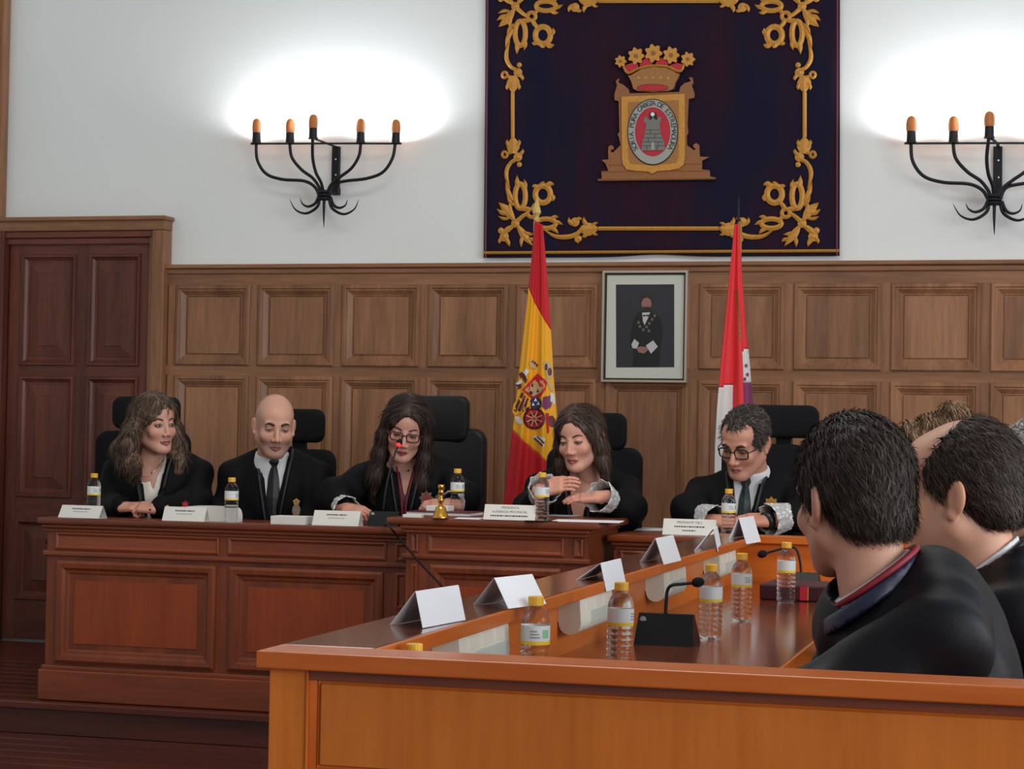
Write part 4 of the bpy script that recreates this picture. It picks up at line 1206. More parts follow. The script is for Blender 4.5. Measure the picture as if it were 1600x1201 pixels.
def mic_unit(label, p, w, d, h, path, head_r, rz=0.0, led=False, knob=True, capdir=None):
    """black wedge console with gooseneck; path in world points"""
    off = tuple(p)
    U = thing('desk_microphone', label, 'microphone', off, 0, 'gooseneck desk microphones')
    ca, sa = math.cos(rz), math.sin(rz)
    vs = [(-w / 2, 0, 0), (w / 2, 0, 0), (w / 2, d, 0), (-w / 2, d, 0), (-w / 2 + 0.006, 0.03, h), (w / 2 - 0.006, 0.03, h), (w / 2 - 0.006, 0.05, h), (-w / 2 + 0.006, 0.05, h)]
    vs = [(x * ca - y * sa, x * sa + y * ca, z) for x, y, z in vs]
    MB().add(vs, [(0, 3, 2, 1), (0, 1, 5, 4), (4, 5, 6, 7), (7, 6, 2, 3), (1, 2, 6, 5), (3, 0, 4, 7)]).build('console', 'black_plastic', U)
    if knob:
        kx, kz = -w / 2 + 0.018, h * 0.8; ky = 0.03 * kz / h
        pts = [(kx + 0.008 * math.cos(a), ky - 0.001, kz + 0.008 * math.sin(a)) for a in [2 * math.pi * k / 14 for k in range(14)]] + [(kx, ky - 0.002, kz)]
        MB().add([(x * ca - y * sa, x * sa + y * ca, z) for x, y, z in pts], [(k, (k + 1) % 14, 14) for k in range(14)]).build('badge', 'label_grey', U)
    q = [Vector(a) for a in spl(path, 8)]
    MB(off).tube(q, 0.0042, 8).build('gooseneck', 'iron', U, True)
    e = q[-1]; dr = (q[-1] - q[-3]).normalized()
    MB(off).tube([e - dr * 0.004, e, e + dr * head_r * 0.5, e + dr * head_r * 1.2, e + dr * head_r * 1.9, e + dr * head_r * 2.2], [head_r * 0.5, head_r * 0.8, head_r, head_r, head_r * 0.7, head_r * 0.1], 12).build('foam_head', 'black_fabric', U, True)
    if led:
        MB(off).tube([e - dr * 0.012, e - dr * 0.002, e + dr * 0.006], [head_r * 0.45, head_r * 0.8, head_r * 0.7], 12).build('light_ring', 'red_led', U, True)
    return U


p = atz(1036, 1009, ZT)
Yg = p.y + 0.04
mic_unit('black gooseneck microphone on the near desk between two water bottles', (p.x, p.y, ZT), 0.145, 0.11, 0.075,
         [at(1040, 958, Yg), at(1041, 940, Yg), at(1043, 922, Yg), at(1050, 914, Yg), at(1066, 912, Yg + .01), at(1084, 910, Yg + .02)], 0.012)
p = atz(1252, 918, ZT); Yg = p.y + 0.04
mic_unit('black gooseneck microphone near the dark red folder at the far desk end', (p.x, p.y, ZT), 0.12, 0.1, 0.05,
         [at(1252, 900, Yg), at(1250, 876, Yg), at(1244, 858, Yg), at(1232, 854, Yg), at(1214, 859, Yg), at(1196, 864, Yg)], 0.013, knob=False)
p = atz(597, 822, ZB); Yg = p.y + 0.04
mic_unit('black gooseneck microphone with red light ring in front of the speaking woman', (p.x, p.y, ZB), 0.135, 0.1, 0.06,
         [at(599, 797, Yg), at(602, 770, Yg), at(608, 740, Yg + .02), at(616, 712, Yg + .06), at(623, 694, Yg + .1)], 0.0125, led=True)
p = atz(803, 806, ZM); Yg = p.y + 0.06
mic_unit('small gooseneck microphone behind the three-line name card of the middle bench', (p.x, p.y + 0.02, ZM), 0.08, 0.08, 0.03,
         [at(806, 792, Yg), at(812, 784, Yg), at(822, 773, Yg), at(831, 765, Yg)], 0.006, knob=False)
q = [atz(602, 816, ZB + 0.006) , at(605, 818, YC - 0.01), at(625, 842, YC - 0.008), at(655, 878, YC + 0.0), at(690, 915, YC - 0.0), at(735, 965, YC + 0.0), at(790, 1090, YC + .0)]
cb = MB(q[0]).tube([Vector(a) for a in spl(q, 6)], 0.0045, 6).build('microphone_cable', 'black_plastic', None, True)
cb.location = q[0]; setp(cb, 'thin black cable hanging diagonally down the bench front', 'cable')

# ================================================================== papers, bell, folders
p = atz(686, 810, ZM)
BE = thing('brass_bell', 'polished brass hand bell with figured handle on the bench', 'bell', (p.x, p.y + 0.02, ZM))
sc_ = 0.145
MB().lathe([(0.0315, 0.0), (0.0325, 0.003), (0.030, 0.010), (0.025, 0.020), (0.021, 0.036), (0.018, 0.044), (0.012, 0.049), (0.006, 0.051)], (0, 0, 0), 28).build('bell_cup', 'gold_metal', BE, True)
MB().lathe([(0.008, 0.049), (0.006, 0.054), (0.009, 0.062), (0.012, 0.070), (0.009, 0.080), (0.006, 0.088), (0.0095, 0.095), (0.012, 0.104), (0.0085, 0.111), (0.012, 0.116), (0.013, 0.127), (0.011, 0.131), (0.004, 0.131)], (0, 0, 0), 16).build('handle', 'gold_metal', BE, True)
MB().lathe([(0.004, 0.001), (0.007, 0.006), (0.005, 0.012), (0.001, 0.03)], (0, 0, 0), 10).build('clapper', 'gold_metal', BE, True)


def slab(name, label, cat, px, py, z, w, d, h, mat, rz=0.0, group=None, edge=None, bev=0.0015):
    """px, py: middle of the front foot"""
    p = atz(px, py, z)
    if z in (ZB, ZM): p.y = max(p.y, (YC if z == ZM else YB) + 0.006)
    T = thing(name, label, cat, (p.x, p.y, z), rz, group)
    if edge:
        MB().box(-w / 2 + 0.003, w / 2 - 0.003, 0.003, d - 0.003, h * 0.15, h * 0.85).build('pages', edge, T)
        MB().box(-w / 2, w / 2, 0, d, 0, h * 0.15).box(-w / 2, w / 2, 0, d, h * 0.85, h).box(-w / 2, w / 2, d - 0.003, d, h * 0.15, h * 0.85).build('cover', mat, T)
    else:
        MB().box(-w / 2, w / 2, 0, d, 0, h, bev).build('sheets', mat, T)
    return T


F1 = slab('folder', 'flat maroon folder lying behind the brass bell', 'folder', 684, 806, ZM, 0.27, 0.2, 0.016, 'maroon', edge='paper_cream')
slab('notepad', 'white notepad on the maroon folder behind the bell', 'notepad', 683, 798, ZM + 0.016, 0.095, 0.08, 0.02, 'paper_cream')
slab('paper_sheet', 'white paper sheet between the folder and the three-line name card', 'paper', 722, 812, ZM, 0.1, 0.12, 0.002, 'paper', 0.15)
slab('paper_sheet', 'large open white papers in front of the woman beside the flag', 'paper', 915, 816, ZM, 0.26, 0.16, 0.004, 'paper', 0.1)
slab('paper_sheet', 'white paper lying behind the bottle on the middle bench', 'paper', 868, 806, ZM, 0.16, 0.1, 0.003, 'paper', -0.1)
slab('black_folder', 'thin black folder under the open white papers', 'folder', 860, 815, ZM, 0.2, 0.1, 0.003, 'black_plastic', 0.35)
slab('paper_sheet', 'white sheets on the bench right of the raised section', 'paper', 1012, 829, ZB, 0.12, 0.2, 0.004, 'paper')
slab('paper_box', 'small white box in front of the bald man', 'box', 433, 821, ZB, 0.15, 0.1, 0.034, 'paper_cream')
slab('purple_book', 'thin purple book lying under the white rolled sheet', 'book', 354, 811, ZB, 0.05, 0.1, 0.012, 'purple_cloth')
slab('white_eraser', 'small white box beside the speaking microphone cable', 'box', 612, 812, ZM, 0.075, 0.04, 0.012, 'paper_cream')
p = atz(315, 816, ZB)
RS = thing('rolled_sheet', 'bulging white folded sheet between the name card and bottle', 'paper', (p.x, max(p.y, YB) + 0.08, ZB))
pts = [(-0.14, 0.0), (-0.145, 0.03), (-0.12, 0.058), (-0.04, 0.064), (0.06, 0.062), (0.10, 0.056), (0.112, 0.03), (0.112, 0.0)]
MB().add([(x, y, z) for y in (0, 0.05) for (x, z) in spl(pts, 4)], [(i, i + 1, 29 + i + 1, 29 + i) for i in range(28)] + [tuple(range(29)), tuple(reversed(range(29, 58)))]).build('sheet', 'paper_cream', RS, True)
smooth_by_angle(RS.children[0], 0.7)
p = atz(1255, 940, ZT)
BK = thing('bound_folder', 'dark red bound folder lying at the far desk end', 'folder', (p.x, p.y + 0.01, ZT), -0.05)
MB().box(-0.14, 0.2, 0.0, 0.24, 0.0, 0.05, 0.006).build('cover', 'maroon_dark', BK)
MB().box(-0.012, 0.012, -0.001, 0.05, 0.004, 0.0465).build('spine_label', 'crimson', BK)
MB().box(0.012, 0.015, -0.0012, 0.05, 0.004, 0.0466).build('spine_line', 'gold_thread', BK)
# ================================================================== smooth bodies from blended volumes


class Grid:
    def __init__(self, lo, hi, h):
        self.h = h; self.lo = np.array(lo, float)
        self.n = np.maximum(4, np.ceil((np.array(hi, float) - self.lo) / h).astype(int) + 1)
        self.ax = [(self.lo[i] + h * np.arange(self.n[i])).astype(np.float32) for i in range(3)]
        self.F = np.full(tuple(self.n), 10.0, np.float32)

    def _w(self, lo, hi, pad):
        sl = []; ax = []
        for i in range(3):
            a = int(np.clip(math.floor((lo[i] - pad - self.lo[i]) / self.h), 0, self.n[i] - 1)); b = int(np.clip(math.ceil((hi[i] + pad - self.lo[i]) / self.h) + 1, a + 1, self.n[i]))
            sl.append(slice(a, b)); ax.append(self.ax[i][a:b])
        return tuple(sl), np.meshgrid(*ax, indexing='ij', sparse=True)

    def add(self, prim, k=0.01):
        fn, lo, hi = prim; w, (X, Y, Z) = self._w(lo, hi, k + 3 * self.h)
        d = fn(X, Y, Z); f = self.F[w]
        h = np.clip(0.5 + 0.5 * (f - d) / k, 0, 1); self.F[w] = f * (1 - h) + d * h - k * h * (1 - h)
        return self

    def cut(self, prim, k=0.004):
        fn, lo, hi = prim; w, (X, Y, Z) = self._w(lo, hi, k + 3 * self.h)
        d = -fn(X, Y, Z); f = self.F[w]
        h = np.clip(0.5 - 0.5 * (f - d) / k, 0, 1); self.F[w] = f * (1 - h) + d * h + k * h * (1 - h)
        return self

    def disp(self, fn):
        X, Y, Z = np.meshgrid(*self.ax, indexing='ij', sparse=True)
        self.F = self.F + fn(X, Y, Z).astype(np.float32)
        return self

    def front(self, x, z, back=False):
        """y of the foremost surface at x, z"""
        i = int(np.clip(round((x - self.lo[0]) / self.h), 0, self.n[0] - 1)); k = int(np.clip(round((z - self.lo[2]) / self.h), 0, self.n[2] - 1))
        c = self.F[i, :, k]; ins = np.nonzero(c < 0)[0]
        if len(ins) == 0: return None
        j = ins[-1] if back else ins[0]
        if back: return float(self.ax[1][j])
        if j == 0: return float(self.ax[1][0])
        t = c[j - 1] / (c[j - 1] - c[j]); return float(self.ax[1][j - 1] + t * self.h)

    def mesh(self):
        F = self.F; F[0] = F[-1] = 1; F[:, 0] = F[:, -1] = 1; F[:, :, 0] = F[:, :, -1] = 1
        s = F < 0
        cnt = np.zeros(tuple(np.array(F.shape) - 1), np.int8)
        cor = [(a, b, c) for a in (0, 1) for b in (0, 1) for c in (0, 1)]
        N = F.shape
        for (a, b, c) in cor: cnt += s[a:N[0] - 1 + a, b:N[1] - 1 + b, c:N[2] - 1 + c]
        idx = np.argwhere((cnt > 0) & (cnt < 8))
        ids = np.full(cnt.shape, -1, np.int32); ids[idx[:, 0], idx[:, 1], idx[:, 2]] = np.arange(len(idx))
        V = [F[idx[:, 0] + a, idx[:, 1] + b, idx[:, 2] + c] for (a, b, c) in cor]
        acc = np.zeros((len(idx), 3)); n = np.zeros(len(idx))
        for p in range(8):
            for q in range(p + 1, 8):
                if sum(abs(cor[p][i] - cor[q][i]) for i in range(3)) != 1: continue
                x = (V[p] < 0) != (V[q] < 0)
                t = V[p][x] / (V[p][x] - V[q][x])
                acc[x] += np.array(cor[p]) + t[:, None] * (np.array(cor[q]) - np.array(cor[p])); n[x] += 1
        verts = self.lo + self.h * (idx + acc / n[:, None])
        quads = []
        e = np.argwhere(s[:-1, 1:-1, 1:-1] != s[1:, 1:-1, 1:-1]) + [0, 1, 1]
        i, j, k = e.T; f = s[i, j, k]
        q = np.stack([ids[i, j - 1, k - 1], ids[i, j, k - 1], ids[i, j, k], ids[i, j - 1, k]], 1); q[~f] = q[~f][:, ::-1]; quads.append(q)
        e = np.argwhere(s[1:-1, :-1, 1:-1] != s[1:-1, 1:, 1:-1]) + [1, 0, 1]
        i, j, k = e.T; f = s[i, j, k]
        q = np.stack([ids[i - 1, j, k - 1], ids[i - 1, j, k], ids[i, j, k], ids[i, j, k - 1]], 1); q[~f] = q[~f][:, ::-1]; quads.append(q)
        e = np.argwhere(s[1:-1, 1:-1, :-1] != s[1:-1, 1:-1, 1:]) + [1, 1, 0]
        i, j, k = e.T; f = s[i, j, k]
        q = np.stack([ids[i - 1, j - 1, k], ids[i, j - 1, k], ids[i, j, k], ids[i - 1, j, k]], 1); q[~f] = q[~f][:, ::-1]; quads.append(q)
        return verts, np.concatenate(quads)


def _bb(c, r): c = np.array(c, float); return c - r, c + r


def ELL(c, r, R=None):
    c = np.array(c, float); r = np.array(r, float); m = float(max(r))

    def fn(X, Y, Z):
        x, y, z = X - c[0], Y - c[1], Z - c[2]
        if R is not None: x, y, z = R[0][0] * x + R[1][0] * y + R[2][0] * z, R[0][1] * x + R[1][1] * y + R[2][1] * z, R[0][2] * x + R[1][2] * y + R[2][2] * z
        k0 = np.sqrt((x / r[0]) ** 2 + (y / r[1]) ** 2 + (z / r[2]) ** 2); k1 = np.sqrt((x / r[0] ** 2) ** 2 + (y / r[1] ** 2) ** 2 + (z / r[2] ** 2) ** 2)
        return k0 * (k0 - 1) / (k1 + 1e-9)
    lo, hi = _bb(c, m if R is not None else r)
    return fn, lo, hi


def CONE(a, b, ra, rb):
    a = np.array(a, float); b = np.array(b, float); ba = b - a; L = float(ba @ ba) + 1e-12

    def fn(X, Y, Z):
        x, y, z = X - a[0], Y - a[1], Z - a[2]
        t = np.clip((x * ba[0] + y * ba[1] + z * ba[2]) / L, 0, 1)
        return np.sqrt((x - t * ba[0]) ** 2 + (y - t * ba[1]) ** 2 + (z - t * ba[2]) ** 2) - (ra + (rb - ra) * t)
    m = max(ra, rb); return fn, np.minimum(a, b) - m, np.maximum(a, b) + m


def BOX(c, hf, r, R=None):
    c = np.array(c, float); hf = np.array(hf, float) - r

    def fn(X, Y, Z):
        x, y, z = X - c[0], Y - c[1], Z - c[2]
        if R is not None: x, y, z = R[0][0] * x + R[1][0] * y + R[2][0] * z, R[0][1] * x + R[1][1] * y + R[2][1] * z, R[0][2] * x + R[1][2] * y + R[2][2] * z
        qx, qy, qz = np.abs(x) - hf[0], np.abs(y) - hf[1], np.abs(z) - hf[2]
        return np.sqrt(np.maximum(qx, 0) ** 2 + np.maximum(qy, 0) ** 2 + np.maximum(qz, 0) ** 2) + np.minimum(np.maximum(qx, np.maximum(qy, qz)), 0) - r
    m = float(np.linalg.norm(hf)) + r
    return fn, c - m, c + m


def PLANE(c, n, r):
    """everything beyond the plane through c along n, within r"""
    c = np.array(c, float); n = np.array(n, float); n /= np.linalg.norm(n)
    return (lambda X, Y, Z: -((X - c[0]) * n[0] + (Y - c[1]) * n[1] + (Z - c[2]) * n[2])), c - r, c + r


def CYL(cx, cz, rx, rz, ymax):
    """oval opening running forwards from ymax"""
    def fn(X, Y, Z):
        return np.maximum((np.sqrt(((X - cx) / rx) ** 2 + ((Z - cz) / rz) ** 2) - 1) * min(rx, rz), Y - ymax)
    return fn, np.array([cx - rx, -.3, cz - rz]), np.array([cx + rx, ymax, cz + rz])


def np_mesh(name, verts, quads, mat, parent, col=None, smooth=True):
    me = bpy.data.meshes.new(name)
    nv, nf = len(verts), len(quads); k = quads.shape[1]
    me.vertices.add(nv); me.vertices.foreach_set('co', np.asarray(verts, np.float32).ravel())
    me.loops.add(nf * k); me.loops.foreach_set('vertex_index', quads.astype(np.int32).ravel())
    me.polygons.add(nf); me.polygons.foreach_set('loop_start', np.arange(0, nf * k, k, dtype=np.int32)); me.polygons.foreach_set('loop_total', np.full(nf, k, np.int32))
    if smooth: me.polygons.foreach_set('use_smooth', np.ones(nf, bool))
    me.update(calc_edges=True)
    if col is not None:
        a = me.color_attributes.new('Col', 'FLOAT_COLOR', 'POINT')
        c4 = np.ones((nv, 4), np.float32); c4[:, :3] = col; a.data.foreach_set('color', c4.ravel())
    return link(name, me, parent, mat)


def rot(yaw=0, pitch=0, roll=0):
    """head turn: yaw about z, pitch > 0 looks down, roll > 0 tilts towards +x"""
    return np.array(Matrix.Rotation(math.radians(yaw), 3, 'Z') @ Matrix.Rotation(math.radians(pitch), 3, 'X') @ Matrix.Rotation(math.radians(roll), 3, 'Y'))


attr_mat('skin', 0.48, 0.35, bump=0.08, nscale=350, sss=0.08)
attr_mat('eye', 0.15, 0.5)
attr_mat('hair_strand', 0.6, 0.25)


def hair_mat(name, c1, c2, rough=0.45):
    m, nt, b = new_mat(name)
    tc = nt.nodes.new('ShaderNodeTexCoord'); mp = nt.nodes.new('ShaderNodeMapping'); mp.inputs['Scale'].default_value = (1, 1, 0.12)
    n = nt.nodes.new('ShaderNodeTexNoise'); n.inputs['Scale'].default_value = 130; n.inputs['Detail'].default_value = 4; n.inputs['Distortion'].default_value = 0.4
    rp = nt.nodes.new('ShaderNodeValToRGB'); rp.color_ramp.elements[0].position = 0.35; rp.color_ramp.elements[0].color = c1; rp.color_ramp.elements[1].position = 0.68; rp.color_ramp.elements[1].color = c2
    bp = nt.nodes.new('ShaderNodeBump'); bp.inputs['Strength'].default_value = 0.7; bp.inputs['Distance'].default_value = 0.004
    L = nt.links
    L.new(tc.outputs['Object'], mp.inputs['Vector']); L.new(mp.outputs[0], n.inputs['Vector']); L.new(n.outputs['Fac'], rp.inputs['Fac']); L.new(rp.outputs['Color'], b.inputs['Base Color'])
    L.new(n.outputs['Fac'], bp.inputs['Height']); L.new(bp.outputs['Normal'], b.inputs['Normal'])
    b.inputs['Roughness'].default_value = rough; b.inputs['Specular IOR Level'].default_value = 0.35
    MATS[name] = m


hair_mat('hair_wavy', srgb(44, 32, 26), srgb(128, 100, 78))
hair_mat('hair_dark', srgb(26, 18, 16), srgb(66, 46, 38))
hair_mat('hair_brown', srgb(40, 28, 24), srgb(92, 68, 56))
hair_mat('hair_black', srgb(20, 17, 16), srgb(54, 46, 42))
hair_mat('hair_grey', srgb(120, 116, 112), srgb(186, 182, 178))
hair_mat('hair_blond', srgb(70, 48, 34), srgb(150, 116, 84))
plain('robe', srgb(9, 9, 12), 0.7, bump=0.25, nscale=700, spec=0.14)
plain('robe_sheen', srgb(12, 13, 18), 0.52, bump=0.2, nscale=500, spec=0.24)
plain('robe_satin', srgb(20, 21, 26), 0.42, bump=0.1, nscale=300, spec=0.4)
plain('navy_satin', srgb(24, 30, 58), 0.4, spec=0.45)
plain('shirt_white', srgb(226, 226, 228), 0.75)
plain('blouse', srgb(222, 216, 204), 0.7)
plain('plum_top', srgb(58, 18, 40), 0.6)
plain('tie_black', srgb(20, 20, 24), 0.5)
plain('tie_green', srgb(36, 46, 48), 0.5)
plain('cord_red', srgb(128, 22, 36), 0.6)
plain('spectacle_red', srgb(72, 22, 26), 0.3)
plain('spectacle_black', srgb(22, 22, 24), 0.3)
plain('watch_black', srgb(24, 24, 26), 0.35)
plain('badge_gold', srgb(190, 140, 70), 0.35, 0.8, bump=0.4, nscale=300)
plain('badge_bronze', srgb(128, 112, 98), 0.45, 0.6, bump=0.4, nscale=300)
plain('badge_red', srgb(150, 70, 60), 0.4, 0.3)


def lace_mat():
    m, nt, b = new_mat('lace')
    tc = nt.nodes.new('ShaderNodeTexCoord'); v = nt.nodes.new('ShaderNodeTexVoronoi'); v.inputs['Scale'].default_value = 70
    n = nt.nodes.new('ShaderNodeTexNoise'); n.inputs['Scale'].default_value = 60
    mx = nt.nodes.new('ShaderNodeMath'); mx.operation = 'ADD'
    rp = nt.nodes.new('ShaderNodeValToRGB'); rp.color_ramp.elements[0].position = 0.6; rp.color_ramp.elements[0].color = srgb(232, 232, 228); rp.color_ramp.elements[1].position = 1.1 if False else 1.0; rp.color_ramp.elements[1].color = srgb(172, 172, 170)
    L = nt.links; L.new(tc.outputs['Object'], v.inputs['Vector']); L.new(tc.outputs['Object'], n.inputs['Vector'])
    L.new(v.outputs['Distance'], mx.inputs[0]); L.new(n.outputs['Fac'], mx.inputs[1]); L.new(mx.outputs[0], rp.inputs['Fac']); L.new(rp.outputs['Color'], b.inputs['Base Color'])
    bp = nt.nodes.new('ShaderNodeBump'); bp.inputs['Strength'].default_value = 0.6; bp.inputs['Distance'].default_value = 0.003
    L.new(mx.outputs[0], bp.inputs['Height']); L.new(bp.outputs['Normal'], b.inputs['Normal'])
    b.inputs['Roughness'].default_value = 0.85; MATS['lace'] = m


lace_mat()


def head_grid(g, fem=False, eye_open=0.006, h=0.003, jaw=1.0):
    nw = 0.045 if fem else 0.054
    g.add(ELL((0, .018, .034), (.0765, .0955, .088)), .01)
    g.add(ELL((0, -.030, -.028), (.0625 if not fem else .060, .068, .086)), .03)
    g.add(ELL((0, -.046, .048), (.058, .045, .045)), .03)
    for s in (-1, 1):
        g.add(CONE((s * .050 * jaw, .004, -.058), (s * .020 * jaw, -.070, -.100), .022 if fem else .026, .016 if fem else .019), .03)
        g.add(ELL((s * .040, -.068, -.030), (.021, .019, .020)), .022)
    g.add(ELL((0, -.080, -.103), (.019 if fem else .023, .019, .016)), .02)
    for s in (-1, 1): g.cut(ELL((s * .031, -.112, .003), (.021, .022, .0125)), .014)
    if not fem: g.add(CONE((-.040, -.086, .021), (.040, -.086, .021), .009, .009), .016)
    for s in (-1, 1): g.add(ELL((s * .031, -.081, .001), (.0145, .0145, .0135)), .004)
    for s in (-1, 1):
        if eye_open > 0: g.cut(ELL((s * .031, -.100, -.001), (.0130, .0125, eye_open)), .002)
    g.add(CONE((0, -.092, .010), (0, -.116 if not fem else -.111, -.036), .0065, .0105 if not fem else .009), .012)
    for s in (-1, 1): g.add(ELL((s * .0125, -.103, -.0405), (.0085, .011, .008)), .006)
    for s in (-1, 1):
        g.add(CONE((s * .020, -.0925, -.0668), (s * .003, -.1005, -.0640), .0032, .0055), .004)
        g.add(CONE((s * .018, -.0915, -.0728), (0, -.0990, -.0758), .0035, .0068), .004)
    g.cut(CONE((-.021, -.0995, -.0700), (.021, -.0995, -.0700), .0016, .0016), .002)
    g.add(CONE((0, .028, -.075), (0, .046, -.205), nw, nw + .004), .022)
    for s in (-1, 1):
        R = np.array(Matrix.Rotation(s * math.radians(-24), 3, 'Z') @ Matrix.Rotation(math.radians(-12), 3, 'X'))
        g.add(ELL((s * .0795, .020, -.008), (.0085, .0185, .031), R), .006)
        g.cut(ELL((s * .0895, .012, -.004), (.0065, .0105, .019), R), .004)
        g.add(ELL((s * .0785, .008, -.036), (.007, .009, .010)), .006)
    return g


def face_colour(V, skin, lip, fem, stubble, eye_open, brow=None, scalp=None):
    x, y, z = V.T; ax = np.abs(x)
    col = np.tile(np.array(skin[:3]), (len(V), 1))
    redden = np.clip(1 - ((ax - .043) / .024) ** 2 - ((z + .034) / .026) ** 2, 0, 1) * (y < -.03) * 0.35 + np.clip(1 - (ax / .018) ** 2 - ((z + .036) / .014) ** 2, 0, 1) * (y < -.08) * 0.3
    redden += np.clip((ax - .078) / .01, 0, 1) * 0.3
    col = col * (1 - redden[:, None]) + col * np.array([1.05, .78, .72]) * redden[:, None]
    lipm = np.clip(1.2 - (ax / .0225) ** 2 - ((z + .0700 + .0012) / .0095) ** 2, 0, 1) * (y < -.082)
    lipm = np.clip(lipm * 2.2, 0, 1)[:, None]; col = col * (1 - lipm) + np.array(lip[:3]) * lipm
    mo = np.clip(1.3 - (ax / .023) ** 2 - ((z + .0702) / .0022) ** 2, 0, 1)[:, None] * (y < -.084)[:, None]; col = col * (1 - 0.65 * mo)
    if stubble:
        st = np.clip((-.036 - z) / .02, 0, 1) * (y < .0) * np.clip((.080 - ax) / .02, 0, 1) * (z > -.125); st = st * (1 - lipm[:, 0]) * stubble
        col = col * (1 - st[:, None]) + np.array([.10, .075, .065]) * st[:, None]
    # lashes and lid crease
    for s in (-1, 1):
        ex = (x - s * .031) / .0155; ez = (z + .001) / max(.0035, eye_open + .0028)
        l = np.clip(1.5 - ex ** 2 - ez ** 2, 0, 1) * (y < -.075); l = np.clip(l * 1.6, 0, 1)[:, None] * (0.75 if fem else 0.6); col = col * (1 - l) + np.array([.03, .02, .018]) * l
    if scalp is not None:
        m = np.clip(scalp(x, y, z), 0, 1)[:, None]; col = col * (1 - m[:, :1]) + np.array([.06, .05, .045]) * m
    return col


def hand_mesh(side, curl=0.35, h=0.0032, spread=0.0, thumb=0.0, per=None):
    """right hand side=-1 has its thumb at -x; fingers run along +y, back of the hand up"""
    g = Grid((-.085, -.11, -.10), (.085, .20, .06), h)
    g.add(BOX((0, .046, 0), (.040, .044, .0135), .0125), .006)
    g.add(CONE((0, -.030, 0), (0, .010, 0), .0275, .0265), .018)
    fx = [-.0305, -.0105, .0100, .0290]; ln = [.070, .078, .072, .056]; rd = [.0088, .009, .0086, .0076]
    for i in range(4):
        ix = i if side < 0 else 3 - i
        x0 = fx[i] if side < 0 else -fx[i]
        c = curl if per is None else per[i]
        p = np.array([x0, .084, .001]); a = -0.15; L = ln[i]
        dx = (spread * (i - 1.5)) * (1 if side < 0 else -1)
        f = Grid(g.lo, g.lo + (g.n - 1) * h, h); f.n = g.n
        f.ax = g.ax; f.F = np.full(tuple(g.n), 10.0, np.float32)
        for j, (fr, ca) in enumerate(((.45, c * 0.7), (.31, c * 1.1), (.24, c * 0.8))):
            a += ca; q = p + np.array([dx * fr * L, math.cos(a) * L * fr, -math.sin(a) * L * fr])
            r0 = rd[i] * (1 - .08 * j); f.add(CONE(p, q, r0, r0 * .93), .003); p = q
        k = .0035; hh = np.clip(0.5 + 0.5 * (g.F - f.F) / k, 0, 1); g.F = g.F * (1 - hh) + f.F * hh - k * hh * (1 - hh)
    s = -1 if side < 0 else 1
    b = np.array([s * .030, .012, -.004]); t1 = b + np.array([s * (.030 - .012 * thumb), .030, -.010 - .008 * thumb]); t2 = t1 + np.array([s * (.012 - .03 * thumb), .034, -.006 - .01 * thumb]); t3 = t2 + np.array([-s * (.001 + .02 * thumb), .026, -.004])
    g.add(CONE(b, t1, .0155, .0115), .008).add(CONE(t1, t2, .011, .0098), .004).add(CONE(t2, t3, .0098, .0085), .003)
    return g.mesh()


_HC = {}


def place_hand(wrist, d, n, side, curl, thumb=0.0, spread=0.0, scale=1.0, per=None):
    """verts and quads of a hand at wrist, fingers along d, back of the hand along n"""
    key = (side, curl, thumb, spread, tuple(per) if per else None)
    if key not in _HC: _HC[key] = hand_mesh(side, curl, thumb=thumb, spread=spread, per=per)
    V, Q = _HC[key]
    d = np.array(d, float); d /= np.linalg.norm(d); n = np.array(n, float); n -= d * (n @ d); n /= np.linalg.norm(n); x = np.cross(d, n)
    Mx = np.stack([x, d, n], 1)
    return (V * scale) @ Mx.T + np.array(wrist), Q
# ================================================================== people


def VCUT(zv, ztop, wtop, ymax, xc=0.0):
    def fn(X, Y, Z):
        half = wtop * (Z - zv) / (ztop - zv)
        return np.maximum(np.maximum((np.abs(X - xc) - half) * 0.92, Y - ymax), zv - Z)
    return fn, np.array([-wtop * 2.2, -.5, zv]), np.array([wtop * 2.2, ymax, ztop + .12])


